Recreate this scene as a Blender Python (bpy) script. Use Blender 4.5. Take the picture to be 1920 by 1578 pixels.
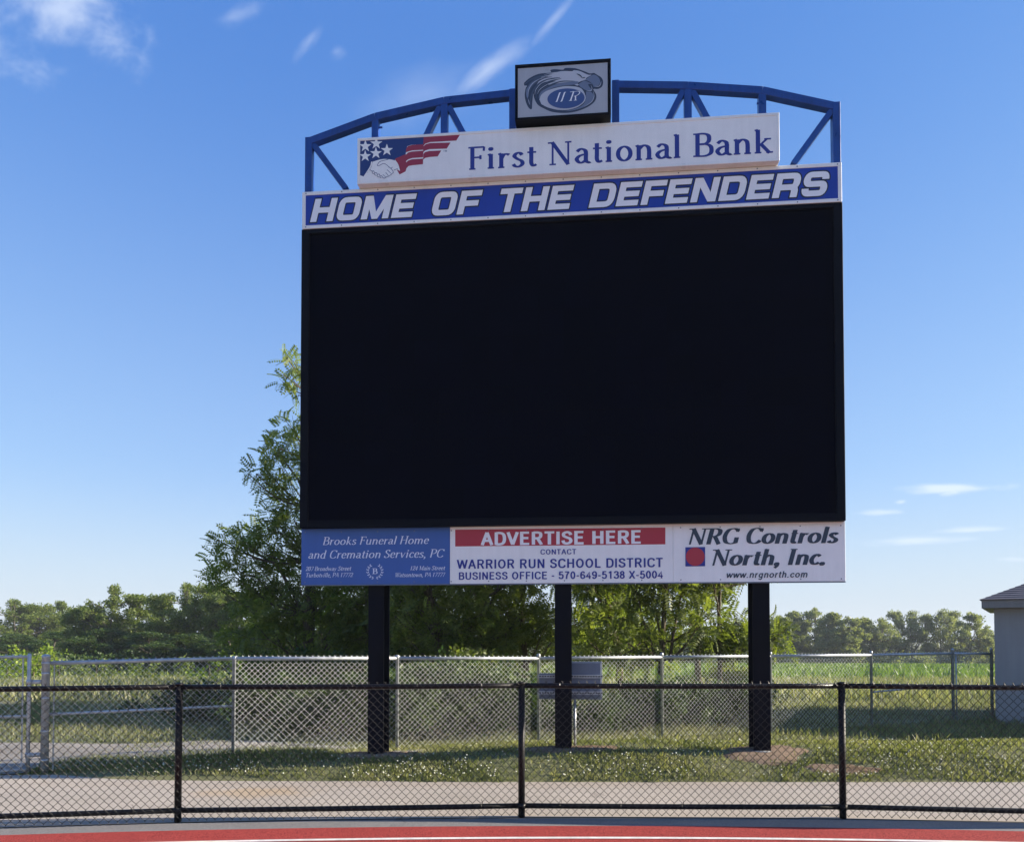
import bpy, bmesh, math, random
import numpy as np
from mathutils import Vector, Matrix

sc = bpy.context.scene
for o in list(bpy.data.objects):
    bpy.data.objects.remove(o)

# ------------------------------------------------------------------ camera
F = 1500.0                 # focal length in pixels of the 1920 px wide photograph
PITCH = math.radians(1.5)
HORIZON = 1195.0
EYE = 1.64
V0 = HORIZON - F * math.tan(PITCH)
cam = bpy.data.cameras.new('camera')
cam.lens = F / 1920 * 36
cam.sensor_width = 36
cam.shift_y = (V0 - 789) / 1920
cam.clip_end = 4000
cam.clip_start = 0.1
camo = bpy.data.objects.new('camera', cam)
camo.location = (0, 0, EYE)
camo.rotation_euler = (math.radians(90) + PITCH, 0, 0)
sc.collection.objects.link(camo)
sc.camera = camo

# ------------------------------------------------------------------ sky, sun, exposure
SUN = Vector((2.2, 0.05, 0.76)).normalized()
sun_el = math.asin(SUN.z)
sun_az = math.atan2(SUN.x, SUN.y)          # from +Y towards +X

W = bpy.data.worlds.new('World')
sc.world = W
W.use_nodes = True


class G:
    """small helper to write node graphs as expressions"""
    def __init__(s, nt):
        s.nt = nt

    def n(s, t, **kw):
        nd = s.nt.nodes.new(t)
        for k, v in kw.items():
            setattr(nd, k, v)
        return nd

    def put(s, sock, v):
        if isinstance(v, bpy.types.NodeSocket):
            s.nt.links.new(v, sock)
        elif v is not None:
            sock.default_value = v

    def m(s, op, a, b=None, c=None, clamp=False):
        nd = s.n('ShaderNodeMath', operation=op, use_clamp=clamp)
        s.put(nd.inputs[0], a)
        s.put(nd.inputs[1], b)
        s.put(nd.inputs[2], c)
        return nd.outputs[0]

    def xyz(s, v):
        nd = s.n('ShaderNodeSeparateXYZ')
        s.put(nd.inputs[0], v)
        return nd.outputs

    def comb(s, x, y, z):
        nd = s.n('ShaderNodeCombineXYZ')
        for i, q in enumerate((x, y, z)):
            s.put(nd.inputs[i], q)
        return nd.outputs[0]

    def noise(s, vec, scale, detail=4, rough=0.55, dist=0.0):
        nd = s.n('ShaderNodeTexNoise')
        s.put(nd.inputs['Vector'], vec)
        nd.inputs['Scale'].default_value = scale
        nd.inputs['Detail'].default_value = detail
        nd.inputs['Roughness'].default_value = rough
        nd.inputs['Distortion'].default_value = dist
        return nd.outputs['Fac']

    def smooth(s, v, a, b, lo=0.0, hi=1.0):
        nd = s.n('ShaderNodeMapRange', interpolation_type='SMOOTHSTEP')
        s.put(nd.inputs['Value'], v)
        nd.inputs['From Min'].default_value = a
        nd.inputs['From Max'].default_value = b
        nd.inputs['To Min'].default_value = lo
        nd.inputs['To Max'].default_value = hi
        return nd.outputs[0]

    def mix(s, fac, a, b, blend='MIX'):
        nd = s.n('ShaderNodeMix', data_type='RGBA', blend_type=blend)
        s.put(nd.inputs[0], fac)
        for sock, v in ((nd.inputs[6], a), (nd.inputs[7], b)):
            if isinstance(v, tuple) and len(v) == 3:
                v = (*v, 1)
            s.put(sock, v)
        return nd.outputs[2]

    def bump(s, h, strength=0.3, dist=0.01):
        nd = s.n('ShaderNodeBump')
        nd.inputs['Strength'].default_value = strength
        nd.inputs['Distance'].default_value = dist
        s.put(nd.inputs['Height'], h)
        return nd.outputs[0]


def pxdir(u, v):
    x, y = (u - 960) / F, -(v - V0) / F
    return Vector((x, math.cos(PITCH) - y * math.sin(PITCH), math.sin(PITCH) + y * math.cos(PITCH)))


g = G(W.node_tree)
W.node_tree.nodes.clear()
sky = g.n('ShaderNodeTexSky', sky_type='NISHITA')
sky.sun_disc = False
sky.sun_elevation = sun_el
sky.sun_rotation = sun_az
sky.altitude = 150
sky.air_density = 1.0
sky.dust_density = 0.6
sky.ozone_density = 2.2
hsv = g.n('ShaderNodeHueSaturation')
hsv.inputs['Saturation'].default_value = 1.12
g.put(hsv.inputs['Color'], sky.outputs[0])
tc = g.n('ShaderNodeTexCoord')
dx, dy, dz = g.xyz(tc.outputs['Generated'])
dyc = g.m('MAXIMUM', dy, 0.05)
cu = g.m('DIVIDE', dx, dyc)
cv = g.m('DIVIDE', dz, dyc)
front = g.smooth(dy, 0.05, 0.2)


def cloud(u, v, ru, rv, ang, nscale, lo, hi, amount, stretch=1.0, seed=0.0, edge=1.0):
    """a cloud standing in one direction of the sky: (u, v) centre, radii in photograph pixels"""
    d = pxdir(u, v)
    cx, cz = d.x / d.y, d.z / d.y
    ca, sa = math.cos(ang), math.sin(ang)
    a = g.m('SUBTRACT', cu, cx)
    b = g.m('SUBTRACT', cv, cz)
    p = g.m('ADD', g.m('MULTIPLY', a, ca), g.m('MULTIPLY', b, sa))
    q = g.m('SUBTRACT', g.m('MULTIPLY', b, ca), g.m('MULTIPLY', a, sa))
    vec = g.comb(g.m('DIVIDE', p, stretch), q, seed)
    nz = g.noise(vec, nscale, 7, 0.56, 0.25)
    w1 = g.noise(vec, nscale * 0.55, 4, 0.6)
    w2 = g.noise(g.comb(g.m('DIVIDE', p, stretch), q, seed + 31.0), nscale * 0.55, 4, 0.6)
    P = g.m('ADD', g.m('DIVIDE', p, ru / F), g.m('MULTIPLY', g.m('SUBTRACT', w1, 0.5), 1.5))
    Q = g.m('ADD', g.m('DIVIDE', q, rv / F), g.m('MULTIPLY', g.m('SUBTRACT', w2, 0.5), 1.5))
    r = g.m('SQRT', g.m('ADD', g.m('MULTIPLY', P, P), g.m('MULTIPLY', Q, Q)))
    fall = g.m('SUBTRACT', edge, r)                        # positive inside
    val = g.m('ADD', g.m('MULTIPLY', fall, 0.40), g.m('MULTIPLY', g.m('SUBTRACT', nz, 0.5), 1.2))
    return g.m('MULTIPLY', g.smooth(val, lo, hi), amount)


cl = [cloud(100, 8, 165, 130, -0.25, 11, -0.05, 0.50, 0.74, 1.2, 3.1),
      cloud(180, 60, 60, 70, 0.9, 16, 0.1, 0.55, 0.3, 1.3, 7.7),
      cloud(440, 28, 75, 28, 0.15, 14, 0.0, 0.6, 0.33, 1.6, 5.0),
      cloud(580, 72, 38, 16, 0.95, 18, 0.0, 0.6, 0.3, 2.0, 2.0),
      cloud(632, 98, 22, 18, 0.6, 18, 0.0, 0.6, 0.22, 1.5, 12.0),
      cloud(925, 125, 105, 28, 0.62, 13, -0.05, 0.55, 0.55, 2.6, 9.0),
      cloud(1035, 40, 80, 12, 0.85, 16, 0.0, 0.55, 0.32, 3.0, 4.4),
      cloud(760, 190, 150, 60, 0.35, 9, 0.0, 0.9, 0.25, 2.0, 6.6),
      cloud(1785, 914, 100, 11, 0.02, 30, -0.1, 0.35, 0.85, 3.5, 1.0),
      cloud(1782, 924, 34, 9, 0.1, 40, 0.0, 0.4, 0.8, 1.5, 8.3),
      cloud(1655, 960, 60, 7, 0.03, 34, -0.05, 0.4, 0.6, 3.5, 3.0),
      cloud(1692, 941, 14, 5, 0.1, 40, 0.0, 0.4, 0.6, 2.0, 2.3),
      cloud(1690, 1013, 115, 9, 0.04, 30, -0.1, 0.4, 0.7, 4.0, 15.0),
      cloud(1825, 993, 75, 6, 0.05, 30, -0.1, 0.4, 0.7, 4.0, 16.0),
      cloud(1900, 1048, 40, 6, -0.05, 30, -0.1, 0.4, 0.5, 3.0, 18.0)]
tot = cl[0]
for c in cl[1:]:
    tot = g.m('MAXIMUM', tot, c)
tot = g.m('MULTIPLY', g.m('MULTIPLY', tot, 0.92), front)
# a thin milky veil of the same sky, thicker towards the horizon
skyc = g.mix(1.0, hsv.outputs[0], (0.80, 0.93, 1.18), 'MULTIPLY')
veil = g.smooth(dz, 0.0, 0.62, 0.55, 0.0)
skyc = g.mix(g.m('MULTIPLY', veil, 0.45), skyc, (6.2, 7.6, 9.2))
# the phone's own tone curve evens the sky out: each channel compressed towards its value high on the left
r_, g_, b_c = g.xyz(skyc)
skyc = g.comb(g.m('MULTIPLY', g.m('POWER', g.m('DIVIDE', r_, 0.68), 0.76), 0.70),
              g.m('MULTIPLY', g.m('POWER', g.m('DIVIDE', g_, 1.40), 0.62), 1.54),
              g.m('MULTIPLY', g.m('POWER', g.m('DIVIDE', b_c, 3.20), 0.34), 3.66))
skyc = g.mix(g.smooth(dz, -0.02, 0.21, 0.75, 0.0), skyc, (3.35, 3.72, 3.95))
skyc = g.mix(tot, skyc, (4.1, 4.6, 5.4))
bg = g.n('ShaderNodeBackground')
g.put(bg.inputs[0], skyc)
bg.inputs[1].default_value = 0.086
out = g.n('ShaderNodeOutputWorld')
g.nt.links.new(bg.outputs[0], out.inputs[0])

sl = bpy.data.lights.new('sun', 'SUN')
sl.energy = 5.0
sl.angle = math.radians(0.5)
sl.color = (1.0, 0.90, 0.74)
so = bpy.data.objects.new('sun', sl)
so.rotation_euler = (-SUN).to_track_quat('-Z', 'Y').to_euler()
so.location = SUN * 50
sc.collection.objects.link(so)

sc.view_settings.view_transform = 'Standard'
sc.view_settings.look = 'None'
sc.view_settings.exposure = 1.3
sc.view_settings.gamma = 1
sc.view_settings.use_curve_mapping = False
sc.cycles.max_bounces = 6
sc.cycles.transparent_max_bounces = 8
sc.cycles.use_denoising = True

# ------------------------------------------------------------------ helpers
col = sc.collection


def at(u, v, Y):
    d = pxdir(u, v)
    return Vector((d.x / d.y * Y, Y, EYE + d.z / d.y * Y))


def link(o, parent=None):
    col.objects.link(o)
    if parent is not None:
        o.parent = parent
    return o


def tag(o, label=None, cat=None, group=None, kind=None):
    for k, v in (('label', label), ('category', cat), ('group', group), ('kind', kind)):
        if v:
            o[k] = v
    return o


def empty(name, loc, rz=0.0):
    o = bpy.data.objects.new(name, None)
    o.location = loc
    o.rotation_euler = (0, 0, rz)
    o.empty_display_size = 0.2
    return link(o)


def np_mesh(name, V, Fq, mat, smooth=False):
    """V (n,3) array; Fq (m,k) array of k-gons"""
    V = np.asarray(V, dtype=np.float32)
    Fq = np.asarray(Fq, dtype=np.int32)
    me = bpy.data.meshes.new(name)
    me.vertices.add(len(V))
    me.vertices.foreach_set('co', V.ravel())
    k = Fq.shape[1]
    me.loops.add(Fq.size)
    me.loops.foreach_set('vertex_index', Fq.ravel())
    me.polygons.add(len(Fq))
    me.polygons.foreach_set('loop_start', np.arange(len(Fq), dtype=np.int32) * k)
    me.polygons.foreach_set('loop_total', np.full(len(Fq), k, dtype=np.int32))
    if smooth:
        me.polygons.foreach_set('use_smooth', np.ones(len(Fq), dtype=bool))
    me.update(calc_edges=True)
    if mat:
        me.materials.append(mat)
    return me


class MB:
    """collects boxes, tubes, polygons and links them as one mesh object"""
    def __init__(s):
        s.v, s.f = [], []

    def add(s, vs, fs):
        n = len(s.v)
        s.v += [tuple(v) for v in vs]
        s.f += [tuple(i + n for i in f) for f in fs]
        return s

    def box(s, x0, x1, y0, y1, z0, z1):
        vs = [(x, y, z) for x in (x0, x1) for y in (y0, y1) for z in (z0, z1)]
        fs = [(0, 1, 3, 2), (4, 6, 7, 5), (0, 4, 5, 1), (2, 3, 7, 6), (0, 2, 6, 4), (1, 5, 7, 3)]
        return s.add(vs, fs)

    def bar(s, a, b, w, d, up=Vector((0, 1, 0))):
        """rectangular bar from a to b; w across, d along 'up'"""
        a, b = Vector(a), Vector(b)
        t = (b - a).normalized()
        e2 = (up - t * up.dot(t)).normalized()
        e1 = t.cross(e2)
        vs = []
        for p in (a, b):
            for i, j in ((-1, -1), (1, -1), (1, 1), (-1, 1)):
                vs.append(p + e1 * w / 2 * i + e2 * d / 2 * j)
        return s.add(vs, [(0, 3, 2, 1), (4, 5, 6, 7), (0, 1, 5, 4), (1, 2, 6, 5), (2, 3, 7, 6), (3, 0, 4, 7)])

    def tube(s, pts, rads, n=8, caps=True):
        pts = [Vector(p) for p in pts]
        if not hasattr(rads, '__len__'):
            rads = [rads] * len(pts)
        rings = []
        ref = None
        for i, p in enumerate(pts):
            t = (pts[min(i + 1, len(pts) - 1)] - pts[max(i - 1, 0)]).normalized()
            if ref is None:
                ref = Vector((1, 0, 0)) if abs(t.x) < 0.8 else Vector((0, 1, 0))
            ref = (ref - t * ref.dot(t)).normalized()
            e2 = t.cross(ref)
            rings.append([p + (ref * math.cos(2 * math.pi * k / n) + e2 * math.sin(2 * math.pi * k / n)) * rads[i] for k in range(n)])
        vs = [v for r in rings for v in r]
        fs = []
        for i in range(len(pts) - 1):
            for k in range(n):
                a, b = i * n + k, i * n + (k + 1) % n
                fs.append((a, b, b + n, a + n))
        if caps:
            fs.append(tuple(range(n - 1, -1, -1)))
            fs.append(tuple(range((len(pts) - 1) * n, len(pts) * n)))
        return s.add(vs, fs)

    def build(s, name, mat, parent=None, bevel=0.0, smooth=False):
        me = bpy.data.meshes.new(name)
        me.from_pydata(s.v, [], s.f)
        bm = bmesh.new()
        bm.from_mesh(me)
        if bevel:
            bmesh.ops.bevel(bm, geom=list(bm.edges), offset=bevel, segments=1, affect='EDGES', clamp_overlap=True)
        bmesh.ops.recalc_face_normals(bm, faces=bm.faces)
        bm.to_mesh(me)
        bm.free()
        if smooth:
            for p in me.polygons:
                p.use_smooth = len(p.vertices) == 4
        me.materials.append(mat)
        return link(bpy.data.objects.new(name, me), parent)


# ------------------------------------------------------------------ materials
def mat(name, color, rough=0.6, metal=0.0, spec=0.5, fn=None):
    m = bpy.data.materials.new(name)
    m.use_nodes = True
    nt = m.node_tree
    b = nt.nodes['Principled BSDF']
    b.inputs['Base Color'].default_value = (*color, 1)
    b.inputs['Roughness'].default_value = rough
    b.inputs['Metallic'].default_value = metal
    b.inputs['Specular IOR Level'].default_value = spec
    if fn:
        fn(G(nt), b)
    return m


def worn(color, amt=0.12, scale=3.0, fine=60.0, rough=0.5, bumpk=0.0):
    """paint or plastic with faint dirt, streaks and uneven gloss"""
    def fn(g, b):
        tc = g.n('ShaderNodeTexCoord').outputs['Object']
        n1 = g.noise(tc, scale, 6, 0.6)
        x, y, z = g.xyz(tc)
        n2 = g.noise(g.comb(g.m('MULTIPLY', x, 9.0), y, g.m('MULTIPLY', z, 0.6)), 1.6, 5, 0.6)
        n3 = g.noise(tc, fine, 2, 0.5)
        k = g.m('ADD', g.m('MULTIPLY', n1, 0.5), g.m('ADD', g.m('MULTIPLY', n2, 0.35), g.m('MULTIPLY', n3, 0.15)))
        dark = tuple(c * (1 - 1.6 * amt) for c in color)
        light = tuple(min(1, c * (1 + amt)) for c in color)
        g.put(b.inputs['Base Color'], g.mix(g.smooth(k, 0.3, 0.7), dark, light))
        g.put(b.inputs['Roughness'], g.smooth(n1, 0.2, 0.8, max(0.05, rough - 0.12), min(1, rough + 0.12)))
        if bumpk:
            g.put(b.inputs['Normal'], g.bump(n3, bumpk, 0.002))
    return fn


def wm(name, color, rough=0.5, amt=0.12, metal=0.0, scale=3.0, bumpk=0.0, spec=0.5):
    return mat(name, color, rough, metal, spec, worn(color, amt, scale, 60, rough, bumpk))


M = {}
M['white'] = wm('white_sign_face', (0.88, 0.88, 0.87), 0.38, 0.045)
M['whiteframe'] = wm('white_painted_metal', (0.83, 0.84, 0.83), 0.35, 0.05)
M['headerblue'] = wm('royal_blue_vinyl', (0.006, 0.038, 0.35), 0.4, 0.08)
M['trussblue'] = wm('blue_painted_steel', (0.006, 0.050, 0.25), 0.36, 0.2, scale=5, bumpk=0.1)
M['cabinet'] = wm('dark_cabinet_metal', (0.0028, 0.0045, 0.010), 0.55, 0.2, spec=.08)
M['blacksteel'] = wm('black_painted_steel', (0.0022, 0.0032, 0.0085), 0.5, 0.25, bumpk=0.15, spec=.10)
M['letterwhite'] = wm('white_vinyl', (0.86, 0.87, 0.90), 0.4, 0.03)
M['letterdark'] = mat('black_vinyl', (0.008, 0.010, 0.030), 0.4)
M['navy'] = mat('navy_vinyl', (0.012, 0.035, 0.17), 0.4)
M['navytext'] = mat('navy_print', (0.016, 0.032, 0.26), 0.45)
M['red'] = mat('red_vinyl', (0.42, 0.022, 0.045), 0.4)
M['flagred'] = mat('maroon_red_vinyl', (0.32, 0.025, 0.055), 0.4)
M['adblue'] = wm('blue_banner', (0.035, 0.11, 0.38), 0.42, 0.05)
M['adlight'] = mat('pale_print', (0.70, 0.76, 0.88), 0.45)
M['nrgtext'] = mat('slate_print', (0.025, 0.045, 0.075), 0.45)
M['logogrey'] = wm('grey_emblem_panel', (0.40, 0.42, 0.46), 0.35, 0.06)
M['logolight'] = mat('light_emblem_print', (0.50, 0.52, 0.58), 0.4)
M['logosilver'] = mat('silver_blue_emblem_print', (0.15, 0.19, 0.28), 0.4)
M['logodark'] = mat('dark_emblem_print', (0.030, 0.045, 0.080), 0.4)
M['logomid'] = mat('mid_emblem_print', (0.055, 0.080, 0.125), 0.4)
M['logoblue'] = mat('blue_emblem_print', (0.045, 0.085, 0.24), 0.4)


def screen_fn(g, b):
    tc = g.n('ShaderNodeTexCoord').outputs['Object']
    x, y, z = g.xyz(tc)
    fx = g.m('FRACT', g.m('MULTIPLY', x, 1 / 0.32))
    fz = g.m('FRACT', g.m('MULTIPLY', z, 1 / 0.32))
    lx = g.m('LESS_THAN', g.m('ABSOLUTE', g.m('SUBTRACT', fx, 0.5)), 0.488)
    lz = g.m('LESS_THAN', g.m('ABSOLUTE', g.m('SUBTRACT', fz, 0.5)), 0.488)
    seam = g.m('MULTIPLY', lx, lz)
    wn = g.n('ShaderNodeTexWhiteNoise', noise_dimensions='2D')
    g.put(wn.inputs['Vector'], g.comb(g.m('FLOOR', g.m('MULTIPLY', x, 1 / 0.32)), g.m('FLOOR', g.m('MULTIPLY', z, 1 / 0.32)), 0.0))
    cell = g.m('MULTIPLY', wn.outputs['Value'], 0.5)
    n1 = g.noise(tc, 1.2, 4)
    k = g.m('ADD', cell, g.m('MULTIPLY', n1, 0.5))
    c = g.mix(k, (0.0005, 0.0011, 0.0056), (0.0014, 0.0024, 0.0095))
    g.put(b.inputs['Base Color'], g.mix(g.m('SUBTRACT', 1.0, seam), c, (0.0015, 0.0018, 0.005)))
    g.put(b.inputs['Roughness'], g.smooth(cell, 0, 0.5, 0.50, 0.60))


M['screen'] = mat('led_modules', (0.004, 0.005, 0.012), 0.5, 0, 0.02, screen_fn)


def galv_fn(g, b):
    tc = g.n('ShaderNodeTexCoord').outputs['Object']
    n1 = g.noise(tc, 14, 5, 0.65)
    n2 = g.noise(tc, 120, 2, 0.5)
    g.put(b.inputs['Base Color'], g.mix(g.smooth(g.m('ADD', g.m('MULTIPLY', n1, .7), g.m('MULTIPLY', n2, .3)), .35, .65),
                                       (0.30, 0.32, 0.34), (0.49, 0.51, 0.53)))
    g.put(b.inputs['Roughness'], g.smooth(n1, .2, .8, .3, .5))


M['galv'] = mat('galvanised_steel', (0.5, 0.52, 0.54), 0.4, 0.35, 0.6, galv_fn)
M['galvwire'] = mat('galvanised_wire', (0.80, 0.81, 0.80), 0.36, 0.2, 0.7)
M['blackpost'] = mat('black_powder_coat', (0.004, 0.004, 0.005), 0.42, 0, 0.3, worn((0.0035, 0.0035, 0.0045), 0.3, 4, 200, 0.45, 0.2))
M['blackwire'] = mat('black_vinyl_wire', (0.005, 0.005, 0.006), 0.35, 0, 0.5)


def bark_fn(c1, c2, sc_=1.0):
    def fn(g, b):
        tc = g.n('ShaderNodeTexCoord').outputs['Object']
        x, y, z = g.xyz(tc)
        st = g.comb(x, y, g.m('MULTIPLY', z, 0.18))
        n1 = g.noise(st, 26 * sc_, 5, 0.65, 0.6)
        n2 = g.noise(tc, 2.5, 3)
        k = g.m('ADD', g.m('MULTIPLY', n1, 0.75), g.m('MULTIPLY', n2, 0.25))
        g.put(b.inputs['Base Color'], g.mix(g.smooth(k, 0.35, 0.65), c1, c2))
        g.put(b.inputs['Normal'], g.bump(n1, 0.8, 0.03))
    return fn


M['bark'] = mat('furrowed_bark', (0.1, 0.08, 0.06), 0.9, 0, 0.2, bark_fn((0.045, 0.036, 0.026), (0.17, 0.14, 0.10)))
M['barkfar'] = mat('grey_bark', (0.1, 0.09, 0.07), 0.9, 0, 0.2)


def leaf_mat(name, stops, trans=0.35, rough=0.5):
    m = bpy.data.materials.new(name)
    m.use_nodes = True
    nt = m.node_tree
    nt.nodes.clear()
    g = G(nt)
    geo = g.n('ShaderNodeNewGeometry')
    tc = g.n('ShaderNodeTexCoord').outputs['Object']
    n1 = g.noise(tc, 0.9, 3, 0.6)
    k = g.m('ADD', g.m('MULTIPLY', geo.outputs['Random Per Island'], 0.6), g.m('MULTIPLY', g.smooth(n1, 0.3, 0.7), 0.4))
    rp = g.n('ShaderNodeValToRGB')
    g.put(rp.inputs[0], k)
    cr = rp.color_ramp
    while len(cr.elements) < len(stops):
        cr.elements.new(0.5)
    for e, (p, c) in zip(cr.elements, stops):
        e.position = p
        e.color = (*c, 1)
    pb = g.n('ShaderNodeBsdfPrincipled')
    g.put(pb.inputs['Base Color'], rp.outputs[0])
    pb.inputs['Roughness'].default_value = rough
    pb.inputs['Specular IOR Level'].default_value = 0.3
    tr = g.n('ShaderNodeBsdfTranslucent')
    g.put(tr.inputs[0], g.mix(1.0, rp.outputs[0], (1.7, 1.75, 0.7), 'MULTIPLY'))
    mx = g.n('ShaderNodeMixShader')
    mx.inputs[0].default_value = trans
    nt.links.new(pb.outputs[0], mx.inputs[1])
    nt.links.new(tr.outputs[0], mx.inputs[2])
    o = g.n('ShaderNodeOutputMaterial')
    nt.links.new(mx.outputs[0], o.inputs[0])
    return m


M['locust'] = leaf_mat('locust_leaf', [(0, (0.060, 0.088, 0.025)), (0.5, (0.125, 0.165, 0.042)), (1, (0.23, 0.26, 0.07))], 0.5)
M['locustbright'] = leaf_mat('young_locust_leaf', [(0, (0.055, 0.078, 0.024)), (0.5, (0.110, 0.140, 0.036)), (1, (0.20, 0.225, 0.06))], 0.45)
M['leafmid'] = leaf_mat('broad_leaf', [(0, (0.055, 0.085, 0.022)), (0.5, (0.115, 0.155, 0.040)), (1, (0.22, 0.25, 0.07))], 0.42)
M['leafnear'] = leaf_mat('shaded_broad_leaf', [(0, (0.045, 0.075, 0.022)), (0.5, (0.09, 0.135, 0.036)), (1, (0.16, 0.20, 0.055))], 0.35)
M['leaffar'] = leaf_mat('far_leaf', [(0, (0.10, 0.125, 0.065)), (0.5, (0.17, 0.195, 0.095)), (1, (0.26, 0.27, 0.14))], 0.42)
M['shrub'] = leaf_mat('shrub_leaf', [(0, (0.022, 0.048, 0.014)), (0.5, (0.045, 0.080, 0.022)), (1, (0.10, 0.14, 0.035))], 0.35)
M['grass'] = leaf_mat('mown_grass_blade', [(0, (0.07, 0.095, 0.030)), (0.45, (0.15, 0.165, 0.065)), (0.8, (0.28, 0.27, 0.14)), (1, (0.48, 0.44, 0.28))], 0.35)
M['drygrass'] = leaf_mat('meadow_grass_blade', [(0, (0.09, 0.115, 0.045)), (0.4, (0.165, 0.18, 0.085)), (1, (0.32, 0.30, 0.19))], 0.35)
M['weed'] = leaf_mat('weed_leaf', [(0, (0.09, 0.14, 0.02)), (0.5, (0.17, 0.24, 0.03)), (1, (0.28, 0.33, 0.05))], 0.4)
M['crop'] = leaf_mat('crop_leaf', [(0, (0.07, 0.12, 0.03)), (0.5, (0.11, 0.17, 0.04)), (1, (0.17, 0.23, 0.06))], 0.35)
M['clover'] = mat('clover_flower', (0.62, 0.62, 0.50), 0.7)


def ground_fn(cols, big=0.25, fine=18.0, bk=0.6, bd=0.03):
    def fn(g, b):
        tc = g.n('ShaderNodeTexCoord').outputs['Object']
        n1 = g.noise(tc, big, 6, 0.62)
        n2 = g.noise(tc, fine, 6, 0.7)
        n3 = g.noise(tc, fine * 7, 3, 0.6)
        k = g.m('ADD', g.m('MULTIPLY', n1, 0.5), g.m('ADD', g.m('MULTIPLY', n2, 0.3), g.m('MULTIPLY', n3, 0.2)))
        rp = g.n('ShaderNodeValToRGB')
        g.put(rp.inputs[0], g.smooth(k, 0.34, 0.66))
        cr = rp.color_ramp
        while len(cr.elements) < len(cols):
            cr.elements.new(0.5)
        for i, (e, c) in enumerate(zip(cr.elements, cols)):
            e.position = i / (len(cols) - 1)
            e.color = (*c, 1)
        g.put(b.inputs['Base Color'], rp.outputs[0])
        g.put(b.inputs['Normal'], g.bump(g.m('ADD', n2, g.m('MULTIPLY', n3, 0.6)), bk, bd))
    return fn


M['soilgrass'] = mat('meadow_ground', (0.1, 0.1, 0.05), 0.95, 0, 0.1,
                     ground_fn([(0.10, 0.105, 0.045), (0.17, 0.17, 0.08), (0.26, 0.23, 0.13)], 0.12, 6))
M['gravel'] = mat('pale_gravel', (0.3, 0.28, 0.25), 0.95, 0, 0.2,
                  ground_fn([(0.19, 0.165, 0.14), (0.29, 0.26, 0.225), (0.40, 0.36, 0.32)], 0.5, 30, 0.8, 0.02))
M['dirt'] = mat('bare_soil', (0.2, 0.13, 0.09), 0.95, 0, 0.15,
                ground_fn([(0.12, 0.080, 0.052), (0.24, 0.165, 0.11), (0.34, 0.25, 0.18)], 1.5, 24, 0.9, 0.03))


def asphalt_fn(base, light, tint=None):
    def fn(g, b):
        tc = g.n('ShaderNodeTexCoord').outputs['Object']
        x, y, z = g.xyz(tc)
        n1 = g.noise(tc, 0.7, 5, 0.6)
        n2 = g.noise(tc, 150, 3, 0.8)
        vo = g.n('ShaderNodeTexVoronoi')
        g.put(vo.inputs['Vector'], tc)
        vo.inputs['Scale'].default_value = 210
        st = g.xyz(vo.outputs['Color'])[0]
        k = g.m('ADD', g.m('MULTIPLY', n1, 0.35), g.m('ADD', g.m('MULTIPLY', n2, 0.35), g.m('MULTIPLY', st, 0.30)))
        c = g.mix(g.smooth(k, 0.25, 0.75), base, light)
        if tint:
            for (cx, cy, rx, ry, tcol, a) in tint:
                ddx = g.m('DIVIDE', g.m('SUBTRACT', x, cx), rx)
                ddy = g.m('DIVIDE', g.m('SUBTRACT', y, cy), ry)
                r = g.m('SQRT', g.m('ADD', g.m('MULTIPLY', ddx, ddx), g.m('MULTIPLY', ddy, ddy)))
                r = g.m('ADD', r, g.m('MULTIPLY', g.m('SUBTRACT', g.noise(tc, 3.5, 4), 0.5), 1.1))
                c = g.mix(g.smooth(r, 1.0, 0.2, 0.0, a), c, tcol)
        # hairline cracks
        vc = g.n('ShaderNodeTexVoronoi', feature='DISTANCE_TO_EDGE')
        wob = g.noise(tc, 2.2, 5, 0.6)
        g.put(vc.inputs['Vector'], g.comb(g.m('ADD', x, g.m('MULTIPLY', wob, 0.7)), g.m('ADD', y, wob), 0.0))
        vc.inputs['Scale'].default_value = 0.55
        crack = g.m('MULTIPLY', g.smooth(vc.outputs['Distance'], 0.006, 0.0), g.smooth(n1, 0.5, 0.6))
        c = g.mix(g.m('MULTIPLY', crack, 0.7), c, tuple(q * 0.35 for q in base))
        g.put(b.inputs['Base Color'], c)
        g.put(b.inputs['Normal'], g.bump(g.m('ADD', n2, st), 0.5, 0.004))
    return fn


M['asphalt'] = mat('weathered_asphalt', (0.2, 0.19, 0.18), 0.9, 0, 0.25,
                   asphalt_fn((0.27, 0.235, 0.195), (0.53, 0.46, 0.39),
                              [(-2.75, 8.55, 0.9, 0.45, (0.46, 0.32, 0.18), 0.6), (0.0, 9.0, 9.0, 0.35, (0.36, 0.29, 0.22), 0.45)]))
M['apron'] = mat('grey_asphalt_apron', (0.12, 0.12, 0.12), 0.9, 0, 0.25, asphalt_fn((0.125, 0.118, 0.115), (0.28, 0.265, 0.255)))


def track_fn(g, b):
    tc = g.n('ShaderNodeTexCoord').outputs['Object']
    n1 = g.noise(tc, 1.0, 4, 0.6)
    n2 = g.noise(tc, 110, 4, 0.8)
    vo = g.n('ShaderNodeTexVoronoi')
    g.put(vo.inputs['Vector'], tc)
    vo.inputs['Scale'].default_value = 150
    st = g.xyz(vo.outputs['Color'])[0]
    k = g.m('ADD', g.m('MULTIPLY', n2, 0.45), g.m('ADD', g.m('MULTIPLY', st, 0.4), g.m('MULTIPLY', n1, 0.15)))
    g.put(b.inputs['Base Color'], g.mix(g.smooth(k, 0.25, 0.72), (0.17, 0.017, 0.017), (0.46, 0.070, 0.058)))
    g.put(b.inputs['Normal'], g.bump(g.m('ADD', n2, st), 0.9, 0.006))


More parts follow.
